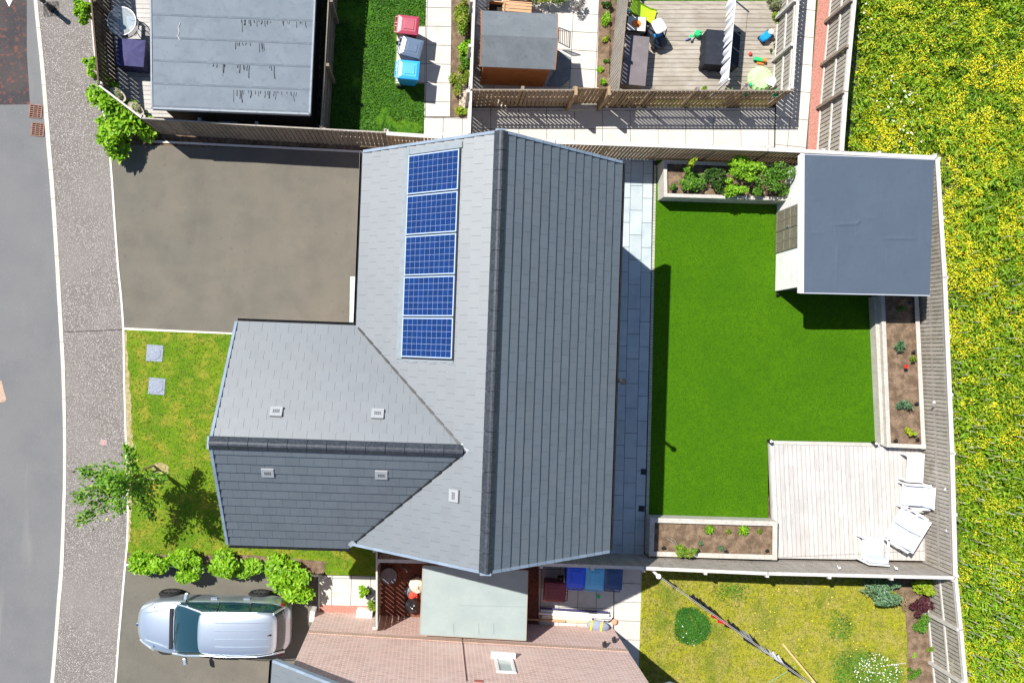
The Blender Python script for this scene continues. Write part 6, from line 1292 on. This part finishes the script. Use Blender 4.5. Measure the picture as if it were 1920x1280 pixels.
c = P(1133, 1158, .1); tag(MB().tube([c, c+Vector((.12, .04, .06)), c+Vector((.2, -.03, .1)), c+Vector((.1, -.1, .05)), c+Vector((-.02, -.08, .03))], .02, 6).build('hose_coil', m_navyc), 'dark hose end curled at the tip of the poles', 'hose')
c = P(1152, 1165, .1); tag(MB().lathe(tuple(c-Vector((0, 0, .07))), [(.08, 0), (.1, .09), (.06, .12)], 9).build('terracotta_pot', col('terracotta', (.6, .28, .16), .8)), 'small terracotta lump at the path corner by the poles', 'pot')
c = P(1122, 1118, .05); tag(MB().lathe((c.x, c.y, .026), [(.055, 0), (.06, .02), (.02, .03)], 12).build('green_lid', m_green), 'small green disc on the shaded slabs below the bins', 'lid')
# rubbish between the end-on fence and the green shed
def sack(name, label, u, v, r, h, m, seed):
    g = random.Random(seed); c = P(u, v, h*.5); mb = MB(); n = 18; vs = []; prof = [(.6, 0), (.95, .15), (1, .4), (.8, .7), (.4, .88), (.16, .95), (.22, 1.05), (.1, 1.1)]
    for a, z in prof: vs += [(c.x+a*r*math.cos(6.283*k/n)*(1+g.uniform(-.12, .12)), c.y+a*r*math.sin(6.283*k/n)*(1+g.uniform(-.12, .12)), .02+z*h+g.uniform(-.02, .02)) for k in range(n)]
    mb.add(vs, [(i*n+k, i*n+(k+1) % n, (i+1)*n+(k+1) % n, (i+1)*n+k) for i in range(len(prof)-1) for k in range(n)]+[tuple(range(n-1, -1, -1)), tuple((len(prof)-1)*n+k for k in range(n))])
    return tag(mb.build(name, m), label, 'bag')
sack('rubbish_bag', 'shiny black rubbish bag beside the green felt shed', 773, 1135, .26, .45, mat('bin_liner', (.015, .015, .018), .25, spec=.8), 1)
sack('carrier_bag', 'orange red carrier bag above the black rubbish bag', 775, 1116, .16, .25, mat('orange_bag', (.6, .08, .05), .4), 2)
sack('carrier_bag', 'cream coloured sack next to the orange red bag', 782, 1097, .26, .35, mat('cream_bag', (.62, .56, .45), .7), 3)
sack('carrier_bag', 'small crumpled pale bag left of the orange red bag', 765, 1108, .13, .2, m_greyc, 4)
tag(MB().lathe(tuple(P(730, 1075)), [(.2, 0), (.25, .3), (.26, .32), (.2, .31)], 18).build('garden_tub', m_greyc), 'grey round tub in shade under the house gable', 'tub')
mb = MB(); c = P(758, 1063); tag(mb.tube([c, c+Vector((.1, .1, .9))], .03, 6).build('garden_tool', m_pale), 'pale tool handle in shade under the house gable', 'tool')
c = P(683, 1151, .35); t = thing('utility_box', 'white box standing on the red chippings by the brick wall', 'box', (c.x, c.y, 0), yaw_w, local=True); MB().box(-.24, .24, -.12, .12, 0, .32).build('box', m_frame, t, bevel=.01); MB().box(-.25, .25, -.13, .13, .325, .36).build('lid', m_frame, t, bevel=.008)
for i, (u, v, m_, r_) in enumerate(((678, 1113, l_bright, .24), (697, 1138, l_ygreen, .22))):
    S(['light green potted plant on the pale path slabs by the fence end', 'yellow green plant growing over the white box'][i], u, v, r_, r_, .7, m_, 190, .12, 5, 220+i, cat='plant', name='potted_plant', rs=.4)
c = P(694, 1114, .35); tag(MB().lathe((c.x, c.y, .02), [(.1, 0), (.15, .3), (.16, .31), (.13, .3)], 16).build('plant_pot', m_black), 'black round pot beside the fence on the path slabs', 'flower pot')
